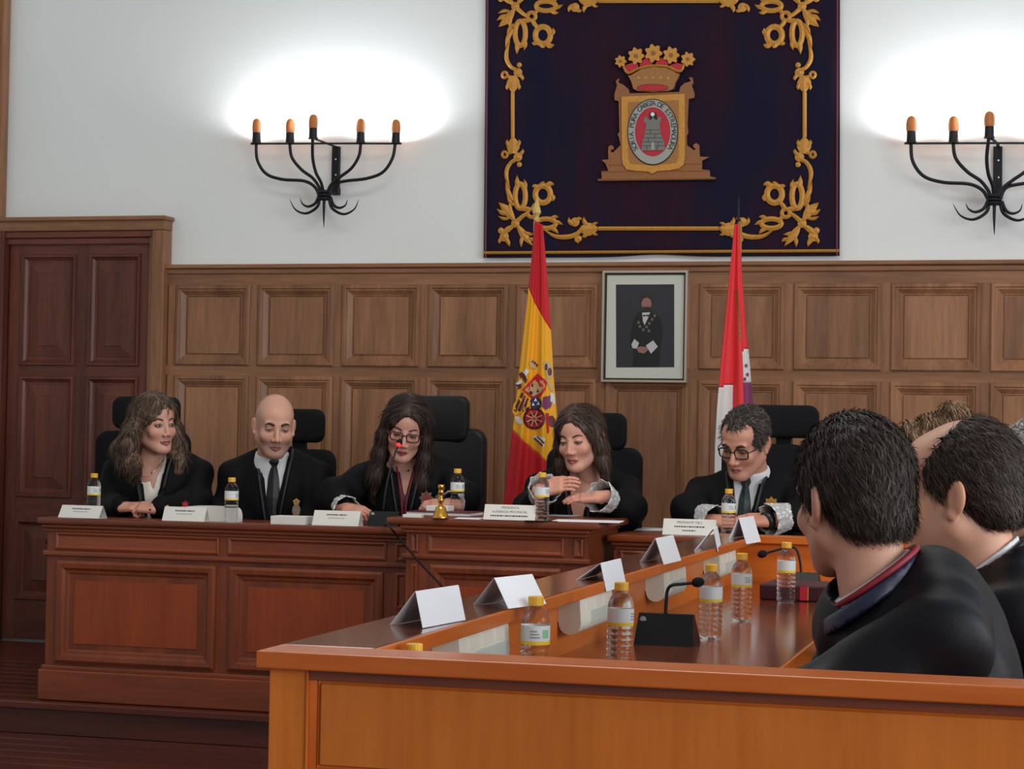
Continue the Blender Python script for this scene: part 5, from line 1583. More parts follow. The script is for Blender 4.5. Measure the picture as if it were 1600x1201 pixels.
def strands(name, V, Q, A, parent, flow, n, ln, lift, cols, seed=1, keep=None, wid=0.0011, rnd=.22):
    """fine tapered hairs growing from a cap; V in head coordinates, A maps to the parent's space"""
    rg = np.random.default_rng(seed)
    P = V[Q]; c = P.mean(1); nr = np.cross(P[:, 2] - P[:, 0], P[:, 3] - P[:, 1]); nr /= np.linalg.norm(nr, axis=1)[:, None] + 1e-9
    if keep is not None:
        m = keep(c, nr, rg); c, nr, P = c[m], nr[m], P[m]
    i = rg.integers(0, len(c), n); w = rg.random((n, 2, 1))
    p0 = P[i, 0] * (1 - w[:, 0]) * (1 - w[:, 1]) + P[i, 1] * w[:, 0] * (1 - w[:, 1]) + P[i, 2] * w[:, 0] * w[:, 1] + P[i, 3] * (1 - w[:, 0]) * w[:, 1]
    N = nr[i]; f = flow(p0) + rg.normal(0, rnd, (n, 3)); f -= N * (f * N).sum(1)[:, None]; f /= np.linalg.norm(f, axis=1)[:, None] + 1e-9
    L = (ln * rg.uniform(.6, 1.25, n))[:, None]; b = np.cross(N, f)
    p1 = p0 + f * L * .5 + N * lift * L; p2 = p0 + f * L + N * lift * L * 1.1 + np.array([0, 0, -.12]) * L
    wd = wid
    vs = np.stack([p0 - b * wd, p0 + b * wd, p1 - b * wd * .8, p1 + b * wd * .8, p2], 1).reshape(-1, 3)
    base = np.arange(n)[:, None] * 5
    T = np.concatenate([base + [0, 1, 3], base + [0, 3, 2], base + [2, 3, 4]], 0)
    col = np.array(cols[0][:3]) + (np.array(cols[1][:3]) - np.array(cols[0][:3])) * (rg.random(n) ** 2)[:, None]
    o = np_mesh(name, A(vs), T, 'hair_strand', parent, np.repeat(col, 5, 0), smooth=False)
    o['kind'] = 'stuff'
    return o


def ruffle(w, d, L, r0, r1, parent, seed=0, name='lace_cuff'):
    """frilled lace cuff: w wrist point, d along the forearm to the hand (local)"""
    w, d = Vector(w), Vector(d).normalized()
    up = Vector((0, 0, 1)) if abs(d.z) < .9 else Vector((1, 0, 0)); a = (up - d * up.dot(d)).normalized(); b = d.cross(a)
    n = 48; vs = []; rows = 7
    for j in range(rows):
        t = j / (rows - 1)
        for k in range(n):
            an = 2 * math.pi * k / n; r = (r0 + (r1 - r0) * t) * (1 + 0.06 * t * math.sin(9 * an + seed) + .02 * math.sin(17 * an + 3 * j))
            vs.append(tuple(w + d * (-L + L * t + 0.004 * math.sin(9 * an + seed) * t) + (a * math.cos(an) + b * math.sin(an)) * r))
    m = MB(); m.add(vs, [(j * n + k, j * n + (k + 1) % n, (j + 1) * n + (k + 1) % n, (j + 1) * n + k) for j in range(rows - 1) for k in range(n)])
    o = m.build(name, 'lace', parent, True)
    md = o.modifiers.new('thick', 'SOLIDIFY'); md.thickness = .003
    return o


def star(c, r, n, parent, name, mats, rin=0.6, y=0.006):
    """badge facing -y at c"""
    pts = []
    for k in range(2 * n):
        a = math.pi * k / n; rr = r if k % 2 == 0 else r * rin; pts.append((c[0] + rr * math.sin(a), c[2] + rr * math.cos(a)))
    o = MB().prism(pts, c[1] - y, c[1] + .004).build(name, mats[0], parent)
    MB().prism([(c[0] + r * .5 * math.cos(a), c[2] + r * .5 * math.sin(a)) for a in [2 * math.pi * k / 16 for k in range(16)]], c[1] - y - .003, c[1] - y + .001).build('badge_centre', mats[1], o)
    return o


def person(label, hp, Yh, floor_z, yaw=0.0, hrot=(0, 0, 0), s=1.06, fem=False, skin=(190, 140, 118), lip=(150, 84, 80), stubble=0.0, eye_open=.0055,
           hair='none', arms=(), sh=0.17, toff=(0, 0.13), drop=.160, V=None, under='shirt_white', chest_skin=False, collar=True, tie=None, lapel='robe_satin', cat='person', cuffs=True, glasses=None,
           brow=(40, 30, 26), scalp=None, gh=0.012, bulk=1.0, jaw=1.0, extras=None, cuff_r=(.046, .054), knee=.25, neck_r=None, robe_mat='robe', fold=1.0):
    Hw = at(hp[0], hp[1], Yh)
    fw = Matrix.Rotation(math.radians(yaw), 3, 'Z')
    root = Vector((Hw.x, Hw.y, floor_z)) + fw @ Vector((toff[0], toff[1], 0))
    T = thing('person', label, cat, root, math.radians(yaw), 'people in black robes')
    Ri = np.array(fw.transposed()); rootn = np.array(root)
    loc = lambda w: Ri @ (np.array(w, float) - rootn)
    dloc = lambda d: Ri @ np.array(d, float)
    H = loc(Hw); A = Ri @ rot(*hrot)
    hl = lambda P: (np.asarray(P) * s) @ A.T + H          # head -> local
    sk = srgb(*skin)
    # ---- head
    g = Grid((-.104, -.135, -.225), (.104, .128, .135), .003)
    head_grid(g, fem, eye_open, jaw=jaw)
    hV, hQ = g.mesh()
    hc = face_colour(hV, sk, srgb(*lip), fem, stubble, eye_open, scalp=scalp)
    parts = [(hl(hV), hQ, hc)]
    # ---- torso under the clothes
    S0 = np.array([0, 0, H[2] - drop * s]); sz = S0[2]
    nk = hl([(0, .046, -.205)])[0]
    tg = Grid((-.3, -.25, .40), (.3, .25, sz + .12), .010)
    tg.add(ELL((0, .0, sz - .17), (.155, .115, .23)), .02).add(ELL((0, .0, sz - .42), (.145, .115, .2)), .05)
    tg.add(CONE(nk, (0, .0, sz - .03), .052 * s if not fem else .046 * s, .075), .03)
    for q in (-1, 1): tg.add(CONE((0, .01, sz + .0), (q * sh, .01, sz - .035), .05, .052), .04)
    if chest_skin: tg.add(ELL((0, -.03, sz - .13), (.12, .105, .15)), .03)
    for (sd, el, wr, *_r) in arms:
        e, w = loc(el), loc(wr); tg_w = (np.array([sd * sh, .01, sz - .04]), e, w)
    tV, tQ = tg.mesh(); parts.append((tV, tQ, np.tile(np.array(sk[:3]), (len(tV), 1))))
    # ---- hands
    for (sd, el, wr, hd, hn, curl, thumb) in arms:
        V_, Q_ = place_hand(loc(wr), dloc(hd), dloc(hn), sd, curl, thumb, scale=(.92 if fem else 1.0) * s / 1.03)
        c_ = np.tile(np.array(sk[:3]) * np.array([1.02, .93, .9]), (len(V_), 1)); parts.append((V_, Q_, c_))
        e, w = loc(el), loc(wr); fa = MB().tube([Vector(e), Vector(e).lerp(Vector(w), .5), Vector(w), Vector(w) + Vector(dloc(hd)).normalized() * .02], [.040, .036, .0265, .026], 14, False)
        parts.append((np.array(fa.v), np.array(fa.f), np.tile(np.array(sk[:3]), (len(fa.v), 1))))
    n = 0; VV = []; QQ = []; CC = []
    for (a, b, c) in parts: VV.append(a); QQ.append(b + n); CC.append(c); n += len(a)
    np_mesh('body', np.concatenate(VV), np.concatenate(QQ), 'skin', T, np.concatenate(CC))
    # ---- eyes and brows
    for q in (-1, 1):
        if eye_open > 0:
            m = MB(); m.lathe([(.0128 * math.sin(math.pi * k / 10), -.0128 * math.cos(math.pi * k / 10)) for k in range(11)], (0, 0, 0), 16, False)
            E_ = np.array(m.v); E_ = E_ @ np.array(Matrix.Rotation(math.radians(90), 3, 'X')).T   # poles along y
            gz = np.array([0, -1, -.22 if eye_open < .005 else -.05]); gz /= np.linalg.norm(gz); dd = (E_ / .0128) @ gz
            c_ = np.where((dd > .87)[:, None], np.array([.012, .008, .006]), np.array([.55, .52, .5]))
            V_ = hl(E_ + np.array([q * .031, -.0795, -.001]))
            me = bpy.data.meshes.new('eye'); me.from_pydata([tuple(v) for v in V_], [], m.f)
            a_ = me.color_attributes.new('Col', 'FLOAT_COLOR', 'POINT')
            for i_, cc in enumerate(c_): a_.data[i_].color = (*cc, 1)
            for p_ in me.polygons: p_.use_smooth = True
            link('eye', me, T, 'eye')
        if brow is not None:
            pts = []
            for (bx, bz) in ((.014, .0195), (.024, .0245), (.036, .0265), (.048, .0215)):
                y = g.front(q * bx, bz); pts.append(np.array([q * bx, (y if y else -.08) - .0005, bz]))
            bw = .0030 if fem else .0052
            MB().tube([Vector(v) for v in hl(spl(pts, 3))], [bw * s * f for f in (.6, .9, 1, 1, 1, .95, .9, .8, .6, .3)][:len(spl(pts, 3))], 6).build('eyebrow', ('hair_dark' if brow[0] < 90 else 'hair_grey'), T, True)
    # ---- robe
    R = Grid((-.52, -.62, .02), (.52, .30, sz + .14), gh)
    B = bulk
    R.add(ELL((0, .0, sz - .17), (.185 * B, .145 * B, .25)), .02).add(ELL((0, -.01, sz - .44), (.19 * B, .165 * B, .22)), .06)
    for q in (-1, 1):
        R.add(CONE((q * .055, .018, sz + .018), (q * sh, .012, sz - .045), .060, .066 * B), .03)
        R.add(CONE((q * .09, -.02, sz - .62), (q * .11, -knee, sz - .63), .12, .095), .05)
        R.add(CONE((q * .11, -knee, sz - .63), (q * .11, -knee + .04, .12), .095, .085), .04)
    sleeves = []
    for (sd, el, wr, *_r) in arms:
        e, w = loc(el), loc(wr); p0 = np.array([sd * (sh + .005), .01, sz - .058])
        R.add(CONE(p0, e, .074 * B, .078), .035)
        en = e + (w - e) * (.72 if cuffs else .92)
        R.add(CONE(e, en, .076, .050), .03)
        sleeves.append((e, w))
    if neck_r: R.add(ELL((0, -.07, sz - .06), (.13, .12, .12)), .04)
    if V: R.cut(VCUT(V[0] + sz, sz + .05, V[1], -.02), .008)
    ca_ = nk + np.array([0, -.01, -.02])
    if neck_r: ca_ = nk + (hl([(0, .028, -.07)])[0] - nk) * .55
    R.cut(CONE(ca_, hl([(0, .02, -.06)])[0], neck_r or (.056 * s if not fem else .050 * s), (neck_r or .065) + .01), .006)
    R.disp(lambda X, Y, Z: fold * .0035 * np.sin(70 * X + 6 * np.sin(9 * Z) + 20 * Y) * np.clip((sz - .03 - Z) / .1, 0, 1) + fold * .0045 * np.sin(26 * Z + 8 * np.sin(6 * X + 2) + 14 * Y) * np.clip((np.abs(X) - .10) / .08, 0, 1))
    rV, rQ = R.mesh(); np_mesh('robe', rV, rQ, robe_mat, T)
    # ---- what shows in the neck opening
    if V and not chest_skin:
        U = Grid((-.2, -.2, sz - .45), (.2, .16, sz + .18), .007)
        U.add(ELL((0, .0, sz - .17), (.162, .124, .235)), .02)
        for q in (-1, 1): U.add(CONE((0, .01, sz), (q * sh * .8, .01, sz - .035), .055, .05), .04)
        if collar:
            c0, c1_ = nk + np.array([0, .0, .0]), hl([(0, .030, -.095)])[0]
            U.add(CONE(c0, c1_, .068 * s, .061 * s), .015)
            pc = hl([(0, .034, -.122)])[0]; U.cut(PLANE(pc, (0, -.42, 1), .2), .003)
        else:
            U.cut(VCUT(sz - .13, sz + .05, .04, .0), .006)
            U.cut(CONE(nk, hl([(0, .02, -.06)])[0], .058, .075), .006)
        if not collar: U.cut(CONE(nk + np.array([0, -.03, .05]), hl([(0, -.03, -.10)])[0], .03, .055), .006)
        uV, uQ = U.mesh(); np_mesh('shirt' if collar else 'blouse', uV, uQ, under, T)
        if tie:
            pts = []
            for k, (z, wd) in enumerate(((sz + .036, .018), (sz + .012, .022), (sz - .006, .013), (sz - .06, .024), (sz - .14, .030), (sz - .22, .034), (sz - .30, .036))):
                y = U.front(0, z); y = -.085 if y is None else y; pts.append((wd, y - (.012 if k != 2 else .008), z))
            y0_ = pts[2][1]
            m = MB(); vs = []
            for (wd, y, z) in pts: vs += [(-wd, y + .006, z), (0, y - .004, z), (wd, y + .006, z), (0, y + .014, z)]
            m.add(vs, [(4 * k + i, 4 * k + (i + 1) % 4, 4 * k + 4 + (i + 1) % 4, 4 * k + 4 + i) for k in range(len(pts) - 1) for i in range(4)] + [(0, 1, 2, 3)])
            m.build('tie', tie, T, False)
    if V and lapel:
        for q in (-1, 1):
            pts = []
            for k in range(9):
                z = sz + V[0] + (.04 - V[0]) * k / 8; x = q * (V[1] * (z - sz - V[0]) / (.05 - V[0]) + .020)
                y = R.front(x, z); pts.append((x, (y if y is not None else -.05) - .001, z))
            pts.append((q * .06, .06, sz + .062))
            MB().tube(spl(pts, 3), .021, 8, flat=.4).build('lapel', lapel, T, True)
    # ---- cuffs
    if cuffs:
        for i, (e, w) in enumerate(sleeves):
            d = w - e; L = np.linalg.norm(d); ruffle(w + d / L * .012, d, min(.11, max(.085, L * .6)), cuff_r[0], cuff_r[1], T, i)
    # ---- spectacles
    if glasses:
        mt, wv, hv = glasses
        yl = (g.front(0, .002) or -.1) - .004
        G = thing_child('spectacles', T)
        rims = MB()
        for q in (-1, 1):
            c = (q * .0325, 0, -.004); loop = []
            for k in range(24):
                a = 2 * math.pi * k / 24; ca, sa = math.cos(a), math.sin(a)
                x = c[0] + wv * math.copysign(abs(ca) ** .55, ca); z = c[2] + hv * math.copysign(abs(sa) ** .55, sa); loop.append((x, -.104 + abs(x) * .12, z))
            loop += loop[:2]
            rims.tube([Vector(v) for v in hl(loop)], .0028 * s, 6, False)
            rims.tube([Vector(v) for v in hl([(q * .062, -.098, .004), (q * .074, -.07, .004), (q * .080, .0, .004), (q * .081, .02, -.008)])], .0020 * s, 6)
            ln = MB(); lv = hl([(x * .999, y + .001, z) for (x, y, z) in loop[:24]]); ln.add([tuple(v) for v in lv], [tuple(range(24))]); ln.build('lens', 'lens_glass', G)
        rims.tube([Vector(v) for v in hl([(-.009, -.103, .002), (0, -.106, .004), (.009, -.103, .002)])], .0020 * s, 6)
        rims.build('rim', mt, G, True)
    if extras: extras(T, dict(hl=hl, loc=loc, sz=sz, R=R, g=g, hV=hV, hQ=hQ, H=H, s=s, A=A, nk=nk, sleeves=sleeves))
    # ---- hair
    if hair != 'none':
        hg = Grid((-.19, -.17, -.34), (.19, .20, .17), .0042)
        mat = None
        if hair in ('wavy', 'straight', 'shoulder', 'bun'):
            hg.add(ELL((0, .014, .042), (.0885, .1140, .0925)), .01)
            hg.cut(CYL(.004 if hair != 'wavy' else .010, -.040, .057, (.112 if hair == 'wavy' else .117), -.024), .006)
            if hair == 'straight':
                mat = 'hair_dark'
                for q in (-1, 1):
                    ch = [(q * .070, -.018, .045, .028), (q * .083, -.028, -.03, .026), (q * .090, -.040, -.11, .028), (q * .094, -.062, -.20, .030), (q * .088, -.075, -.27, .014)]
                    for a, b in zip(ch[:-1], ch[1:]): hg.add(CONE(a[:3], b[:3], a[3], b[3]), .02)
                hg.add(ELL((0, .065, -.07), (.088, .05, .14)), .03)
            elif hair == 'wavy':
                mat = 'hair_wavy'
                for q, sw in ((-1, 1.25), (1, 1.0)):
                    ch = [(q * .070, -.012, .045, .032), (q * .090 * sw, -.018, -.03, .034), (q * .104 * sw, -.02, -.09, .036), (q * .102 * sw, -.035, -.15, .038), (q * .090 * sw, -.045, -.20, .022)]
                    for a, b in zip(ch[:-1], ch[1:]): hg.add(CONE(a[:3], b[:3], a[3], b[3]), .02)
                    ch = [(q * .075, .04, -.02, .04), (q * .10 * sw, .04, -.10, .044), (q * .098 * sw, .02, -.17, .036)]
                    for a, b in zip(ch[:-1], ch[1:]): hg.add(CONE(a[:3], b[:3], a[3], b[3]), .02)
                hg.add(ELL((0, .065, -.06), (.10, .055, .14)), .03)
            elif hair == 'shoulder':
                mat = 'hair_brown'
                for q in (-1, 1):
                    ch = [(q * .070, -.012, .045, .028), (q * .084, -.012, -.03, .026), (q * .090, -.012, -.10, .027), (q * .096, -.02, -.165, .016)]
                    for a, b in zip(ch[:-1], ch[1:]): hg.add(CONE(a[:3], b[:3], a[3], b[3]), .02)
                hg.add(ELL((0, .06, -.06), (.09, .05, .12)), .03)
            else:
                mat = 'hair_blond'
                hg.add(ELL((.0, .06, .118), (.056, .050, .040)), .015)
                hg.cut(BOX((0, 0, -.19), (.3, .3, .1), .01), .02)
            w_ = 1.0 if hair == 'wavy' else .10
            hg.disp(lambda X, Y, Z: .0055 * w_ * np.sin(46 * Z + 10 * X + 6 * np.sin(18 * Y)) * np.clip((.02 - Z) / .05, 0, 1) + (.0018 if hair in ('wavy', 'bun') else .0007) * np.sin(210 * X + 12 * np.sin(24 * Z) + 150 * Y))
            if hair == 'bun': hg.disp(lambda X, Y, Z: .004 * np.sin(120 * Z + 60 * Y + 30 * X) * (Z > .07))
            hV2, hQ2 = hg.mesh(); np_mesh('hair', hl(hV2), hQ2, mat, T)
            cmap = {'wavy': ((38, 27, 22), (112, 88, 70)), 'straight': ((22, 15, 13), (74, 52, 42)), 'shoulder': ((36, 25, 21), (98, 74, 60)), 'bun': ((60, 40, 28), (190, 150, 110))}[hair]
            wl = (lambda p: np.stack([.12 * np.sign(p[:, 0]) + .35 * np.sin(60 * p[:, 2] + 20 * p[:, 0]), .05 + 0 * p[:, 0], -1 + 0 * p[:, 0]], 1)) if hair == 'wavy' else (lambda p: np.stack([.9 * np.sign(p[:, 0]) * (p[:, 2] > .07), .5 * (p[:, 2] > .05), -1 + 0 * p[:, 0]], 1))
            strands('hair_strands', hV2, hQ2, hl, T, wl, 4500, .045, .05, (srgb(*cmap[0]), srgb(*cmap[1])), 3, wid=.0012, rnd=.11 if hair in ('wavy', 'bun') else .06, keep=lambda c, n_, rg: ((n_ * (c - np.array([0, .03, np.minimum(c[:, 2].mean(), .0)]))).sum(1) > 0.02) & ~((np.abs(c[:, 0]) < .062) & (c[:, 1] < -.03) & (c[:, 2] < .075)))
        else:
            near = hair in ('short', 'balding')
            hg = Grid((-.11, -.13, -.14), (.11, .14, .15), .0038)
            hg.add(ELL((0, .014 if hair == 'receding' else .018, .036), (.0825, .1105 if hair == 'receding' else .1025, .0945)), .01).add(ELL((0, .062, -.030), (.060, .050, .050)), .03)
            for q in (-1, 1):
                hg.cut(ELL((q * .090, .010, -.030), (.030, .030, .048)), .006)
            if hair in ('short',):
                hg.cut(ELL((0, -.110, -.045), (.10, .085, .110)), .01)
                hg.cut(BOX((0, 0, -.165), (.3, .3, .09), .005), .02)
                cols = (srgb(24, 20, 18), srgb(98, 86, 78)); mat = 'hair_black'; nst = 16000; ln = .030
            elif hair == 'balding':
                hg.cut(ELL((0, -.110, -.045), (.12, .105, .120)), .01)
                hg.cut(ELL((0, -.070, .080), (.072, .122, .085)), .012)
                hg.cut(BOX((0, 0, -.165), (.3, .3, .09), .005), .02)
                cols = (srgb(26, 20, 17), srgb(96, 78, 66)); mat = 'hair_black'; nst = 9000; ln = .020
            elif hair == 'receding':
                hg.cut(CYL(0, -.032, .066, .112, -.030), .006); hg.cut(ELL((0, -.115, -.045), (.085, .075, .10)), .01)
                for q in (-1, 1): hg.cut(ELL((q * .052, -.085, .075), (.028, .045, .05)), .01)
                hg.cut(BOX((0, 0, -.15), (.3, .3, .09), .005), .02)
                cols = (srgb(30, 24, 21), srgb(104, 92, 84)); mat = 'hair_black'; nst = 4000; ln = .028
            else:
                hg.cut(ELL((0, -.110, -.045), (.10, .090, .115)), .01)
                hg.cut(BOX((0, 0, -.165), (.3, .3, .09), .005), .02)
                cols = (srgb(110, 106, 102), srgb(214, 210, 206)); mat = 'hair_grey'; nst = 6000; ln = .03
            hg.disp(lambda X, Y, Z: .0012 * np.sin(240 * X + 200 * Y) * np.sin(180 * Z + 90 * Y))
            hV2, hQ2 = hg.mesh(); np_mesh('hair', hl(hV2), hQ2, mat, T)
            fl = lambda p: np.stack([.5 * p[:, 0] / .08, .55 + 6.0 * (p[:, 1] - .02), -.25 - 7.0 * np.clip(.10 - p[:, 2], 0, .1)], 1)
            strands('hair_strands', hV2, hQ2, hl, T, fl, nst, ln, .16, cols, 4, keep=lambda c, n_, rg: (n_ * (c - np.array([0, .018, .02]))).sum(1) > 0, wid=.0008 if near else .0012)
    return T


def thing_child(name, parent):
    o = bpy.data.objects.new(name, None); COL.objects.link(o); o.parent = parent; o.empty_display_size = .05
    return o


# ---- on the bench
YH = 8.12
buzz = lambda x, y, z: np.clip((z - .03) / .03, 0, 1) * np.clip((y - .00) / .03, 0, 1) * .35 + np.clip((y - .03) / .03, 0, 1) * (z > -.05) * .3


def ex_p1(T, k):
    c = k['loc'](at(290, 788, 7.98)); star(c, .022, 6, T, 'red_rosette', ('maroon', 'crimson'), .55)
    MB().lathe([(.004, 0), (.006, .004), (.004, .009), (.001, .012)], tuple(k['hl']([(.083, .01, -.062)])[0]), 8).build('earring', 'chrome', T)
    MB().tube([Vector(v) for v in [(-.05, -.02, k['sz'] + .05), (-.035, -.085, k['sz'] + .0), (0, -.122, k['sz'] - .05), (.035, -.085, k['sz'] + .0), (.05, -.02, k['sz'] + .05)]], .002, 6).build('necklace', 'chrome', T)


person('woman with long wavy hair and white blouse, hands clasped, far left of the bench', (240, 662), YH, DAIS, yaw=14, hrot=(58, 3, -3), s=1.05, fem=True, skin=(200, 150, 130), lip=(168, 92, 92), eye_open=.0062,
       hair='wavy', sh=.165, V=(-.34, .060), under='blouse', collar=False, cuffs=False, toff=(0, .12),
       arms=[(-1, at(166, 790, 8.16), at(190, 792, 7.95), (1, -.25, .05), (-.1, -.35, 1), 1.15, .6), (1, at(302, 790, 8.16), at(246, 794, 7.93), (-1, -.15, .06), (.1, -.5, 1), 1.1, .5)], extras=ex_p1)


def ex_p2(T, k):
    c = k['loc'](at(463, 797, 8.02)); o = MB().prism([(c[0] + .017 * math.cos(a), c[2] + .026 * math.sin(a)) for a in [2 * math.pi * j / 20 for j in range(20)]], c[1] - .006, c[1] + .01).build('robe_badge', 'badge_bronze', T)
    star((c[0], c[1] - .004, c[2] + .036), .016, 5, T, 'badge_crown', ('badge_gold', 'badge_bronze'), .7)


person('bald man in black robe, white shirt and black tie seated at the bench', (429, 664), YH, DAIS, yaw=18, hrot=(29, 13, 2), s=1.07, skin=(198, 150, 128), lip=(158, 100, 92), stubble=.45, eye_open=.0040,
       hair='none', scalp=buzz, sh=.168, V=(-.30, .058), tie='tie_black', cuffs=False, bulk=1.02,
       arms=[(-1, at(356, 800, 8.2), at(405, 850, 8.12), (1, -.3, -.2), (0, 0, 1), .5, .3), (1, at(506, 800, 8.25), at(455, 850, 8.15), (-1, -.3, -.2), (0, 0, 1), .5, .3)], extras=ex_p2)


def ex_p3(T, k):
    f = lambda px, py: k['loc'](at(px, py, 7.99))
    c = f(661, 779); c[1] = (k['R'].front(c[0], c[2]) or c[1]); star(c, .034, 8, T, 'star_badge', ('badge_bronze', 'badge_red'), .62)
    c = f(686, 778); c[1] = (k['R'].front(c[0], c[2]) or c[1]) - .004; star(c, .028, 4, T, 'crowned_badge', ('badge_bronze', 'label_grey'), .75); star((c[0], c[1], c[2] + .036), .016, 5, T, 'badge_crown', ('badge_bronze', 'label_grey'), .7)
    sz = k['sz']
    MB().tube(spl([(-.055, -.01, sz + .05), (-.035, -.10, sz - .02), (-.012, -.135, sz - .13), (-.004, -.150, sz - .22), (.004, -.150, sz - .22), (.012, -.135, sz - .13), (.035, -.10, sz - .02), (.055, -.01, sz + .05)], 4), .0035, 6).build('medal_cord', 'cord_red', T, True)
    MB().lathe([(.006, 0), (.009, .004), (.006, .008)], (0.012, -.13, sz - .015), 10).build('pendant', 'chrome', T)


person('woman with red-framed glasses and long dark hair speaking into the microphone', (634, 668), YH - .02, DAIS, yaw=12, hrot=(16, 20, 8), s=1.06, fem=True, skin=(196, 146, 126), lip=(160, 70, 74), eye_open=.0035,
       hair='straight', sh=.17, V=(-.24, .052), under='plum_top', collar=False, glasses=('spectacle_red', .0245, .0165),
       arms=[(-1, at(520, 778, 8.03), at(540, 794, 7.92), (1, -.35, -.12), (-.1, -.35, 1), .75, .3), (1, at(722, 780, 8.14), at(704, 788, 7.96), (-1, -.25, 0), (.1, -.4, 1), .6, .3)], extras=ex_p3, cuff_r=(.042, .056))


def ex_p4(T, k):
    for q in (-1, 1):
        e = k['hl']([(q * .088, .004, -.055)])[0]
        MB().lathe([(.003, .012), (.010, .004), (.013, -.008), (.010, -.020), (.002, -.026)], tuple(e), 10).build('earring', 'label_grey', T, True)


person('woman with shoulder-length brown hair crossing her forearms beside the flag', (907, 684), YH, DAIS, yaw=8, hrot=(-13, 12, -3), s=1.06, fem=True, skin=(204, 150, 130), lip=(160, 84, 82), eye_open=.0042,
       hair='shoulder', sh=.165, V=(-.26, .055), chest_skin=True, lapel='robe_satin',
       arms=[(-1, at(832, 796, 8.1), at(850, 764, 7.96), (1, -.1, .25), (-.1, -.75, .6), .35, .3), (1, at(980, 797, 8.1), at(938, 776, 7.95), (-1, -.15, -.08), (.1, -.35, 1), .25, .4)], extras=ex_p4, cuff_r=(.042, .068))


def ex_p5(T, k):
    sz = k['sz']
    c = k['loc'](at(1197, 789, 7.98)); c[1] = (k['R'].front(c[0], c[2]) or c[1]); star(c, .032, 8, T, 'star_badge', ('badge_gold', 'gold_metal'), .7)
    pts = spl([(.075, .03, sz + .07), (.062, -.06, sz + .03), (.048, -.115, sz - .06), (.020, -.15, sz - .18), (0, -.165, sz - .28)], 5)
    for i in range(len(pts) - 1):
        MB().tube([Vector(pts[i]), Vector(pts[i]).lerp(Vector(pts[i + 1]), .9)], .006, 6).build('cord_bead', 'cord_red' if i % 2 else 'shirt_white', T)
    pts = spl([(-.06, -.02, sz + .04), (-.048, -.115, sz - .06), (-.020, -.15, sz - .18), (0, -.165, sz - .28)], 5)
    for i in range(len(pts) - 1):
        MB().tube([Vector(pts[i]), Vector(pts[i]).lerp(Vector(pts[i + 1]), .9)], .005, 6).build('cord_bead', 'cord_red' if i % 2 else 'shirt_white', T)
    e, w = k['sleeves'][1]; d = Vector(w - e).normalized()
    MB().tube([Vector(w) + d * .0, Vector(w) + d * .028], .036, 16).build('wristwatch', 'watch_black', T, True)


person('man with dark glasses and receding hair looking down at the bench', (1164, 690), YH, DAIS, hrot=(-19, 24, 5), s=1.10, skin=(194, 140, 118), lip=(156, 98, 90), eye_open=.0035,
       hair='receding', sh=.185, V=(-.28, .060), tie='tie_green', bulk=1.08, glasses=('spectacle_black', .0255, .0185), brow=(60, 50, 44),
       arms=[(-1, at(1078, 800, 8.1), at(1118, 814, 7.97), (1, -.2, -.06), (-.1, -.35, 1), .6, .3), (1, at(1262, 800, 8.1), at(1204, 812, 7.97), (-1, -.15, -.03), (.1, -.5, 1), .55, .3)], extras=ex_p5, cuff_r=(.052, .066))

# ---- at the near desk, seen from behind


def neckwear(T, k, satin, cord, tilt, up):
    """white shirt collar, optional cord and the satin collar of the robe around the neck"""
    s = k['s']; c0, c1_ = k['nk'], k['hl']([(0, .028, -.070)])[0]; n = np.array([0, -tilt, 1.0]); n /= np.linalg.norm(n)
    pc = c1_ + (c0 - c1_) * up
    U = Grid(pc - .15, pc + .15, .005)
    U.add(CONE(c0 - np.array([0, 0, .03]), c1_, .070 * s, .064 * s), .01).cut(PLANE(pc, n, .2), .003)
    V_, Q_ = U.mesh(); np_mesh('shirt_collar', V_, Q_, 'shirt_white', T)
    G = Grid(pc - .17, pc + .17, .005)
    G.add(CONE(c0 - np.array([0, 0, .03]), c1_, .090 * s, .075 * s), .01).cut(PLANE(pc - n * .011, n, .2), .004).cut(PLANE(pc - n * .036, -n, .25), .004)
    V_, Q_ = G.mesh(); np_mesh('satin_collar', V_, Q_, satin, T)
    if cord:
        ax = (c1_ - c0) / np.linalg.norm(c1_ - c0); q = pc - n * .006
        u = np.array([1., 0, 0]); v = np.cross(n, u); pts = []
        for i in range(41):
            a = 2 * math.pi * i / 40; d = u * math.cos(a) + v * math.sin(a); pts.append(Vector(q + d * (.0715 * s) * (1 + .12 * abs(math.sin(a)))))
        MB().tube(pts, .0058, 8, False).build('medal_cord', cord, T, True)


def ex_n1(T, k): neckwear(T, k, 'navy_satin', 'cord_red', .75, .40)


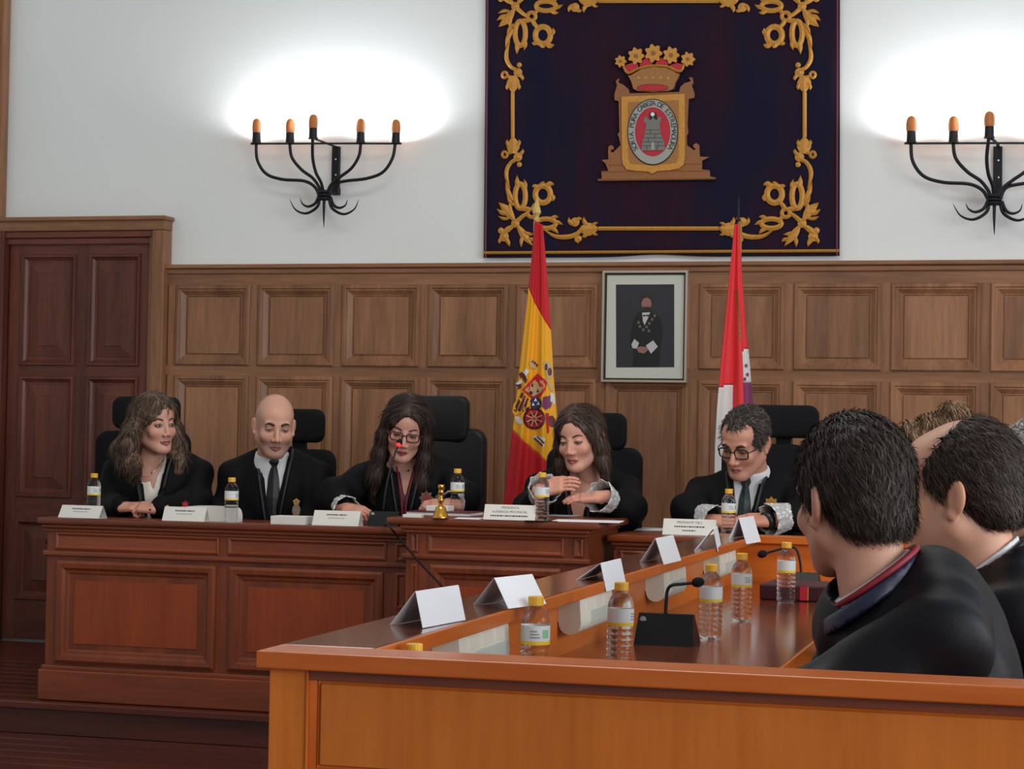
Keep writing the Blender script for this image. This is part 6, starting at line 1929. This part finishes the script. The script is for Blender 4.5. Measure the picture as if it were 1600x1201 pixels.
h1 = at(1332, 776, 3.46)
person('dark-haired man seen from behind at the near desk, wine-red cord on collar', (1332, 776), 3.46, 0.0, yaw=-82, hrot=(-143, 6, 4), s=1.07, skin=(196, 146, 124), hair='short', sh=.185, toff=(0, .125), drop=.152, V=None,
       cuffs=False, gh=.009, bulk=1.08, neck_r=.076, robe_mat='robe_sheen', fold=1.6, brow=(30, 24, 20),
       knee=.2, arms=[(1, (h1.x - .05, h1.y - .19, .825), (h1.x - .17, h1.y - .06, .80), (-1, .25, -.03), (0, -.2, 1), .4, .3), (-1, (h1.x + .0, h1.y + .21, .88), (h1.x - .12, h1.y + .10, .74), (-1, -.2, -.03), (0, .2, 1), .4, .3)], extras=ex_n1)


def ex_n2(T, k): neckwear(T, k, 'robe_satin', None, .8, .36)


h2 = at(1497, 768, 3.98)
person('balding man in profile behind the dark-haired man, white collar showing', (1497, 768), 3.98, 0.0, yaw=-88, hrot=(-104, 6, 2), s=1.12, skin=(204, 152, 126), hair='balding', sh=.185, toff=(0, .10), drop=.155, V=None,
       cuffs=False, bulk=1.05, neck_r=.085, robe_mat='robe_sheen', fold=1.5, brow=(30, 24, 20), gh=.011,
       arms=[(1, (h2.x - .06, h2.y - .19, .90), (h2.x - .14, h2.y - .04, .74), (-1, .25, -.03), (0, -.2, 1), .4, .3), (-1, (h2.x - .05, h2.y + .27, .90), (h2.x - .14, h2.y + .10, .74), (-1, -.2, -.03), (0, .2, 1), .4, .3)], extras=ex_n2)
h3 = at(1454, 731, 5.35)
person('person with pinned-up light brown hair, only the hair showing above two men', (1454, 731), 5.35, 0.0, yaw=-85, hrot=(-100, 4, 0), s=1.02, fem=True, hair='bun', sh=.16, V=None, cuffs=False,
       arms=[(1, (h3.x - .06, h3.y - .22, .90), (h3.x - .14, h3.y - .04, .74), (-1, .25, -.03), (0, -.2, 1), .4, .3), (-1, (h3.x - .05, h3.y + .25, .90), (h3.x - .14, h3.y + .10, .74), (-1, -.2, -.03), (0, .2, 1), .4, .3)])
h4 = at(1620, 748, 4.72)
person('grey-haired person cut by the right edge of the picture', (1620, 748), 4.72, 0.0, yaw=-90, hrot=(-80, 8, 0), s=1.06, hair='grey', skin=(200, 156, 136), sh=.18, V=None, cuffs=False, brow=(150, 140, 130),
       arms=[(1, (h4.x - .06, h4.y - .22, .90), (h4.x - .14, h4.y - .04, .74), (-1, .25, -.03), (0, -.2, 1), .4, .3), (-1, (h4.x - .05, h4.y + .25, .90), (h4.x - .14, h4.y + .10, .74), (-1, -.2, -.03), (0, .2, 1), .4, .3)])
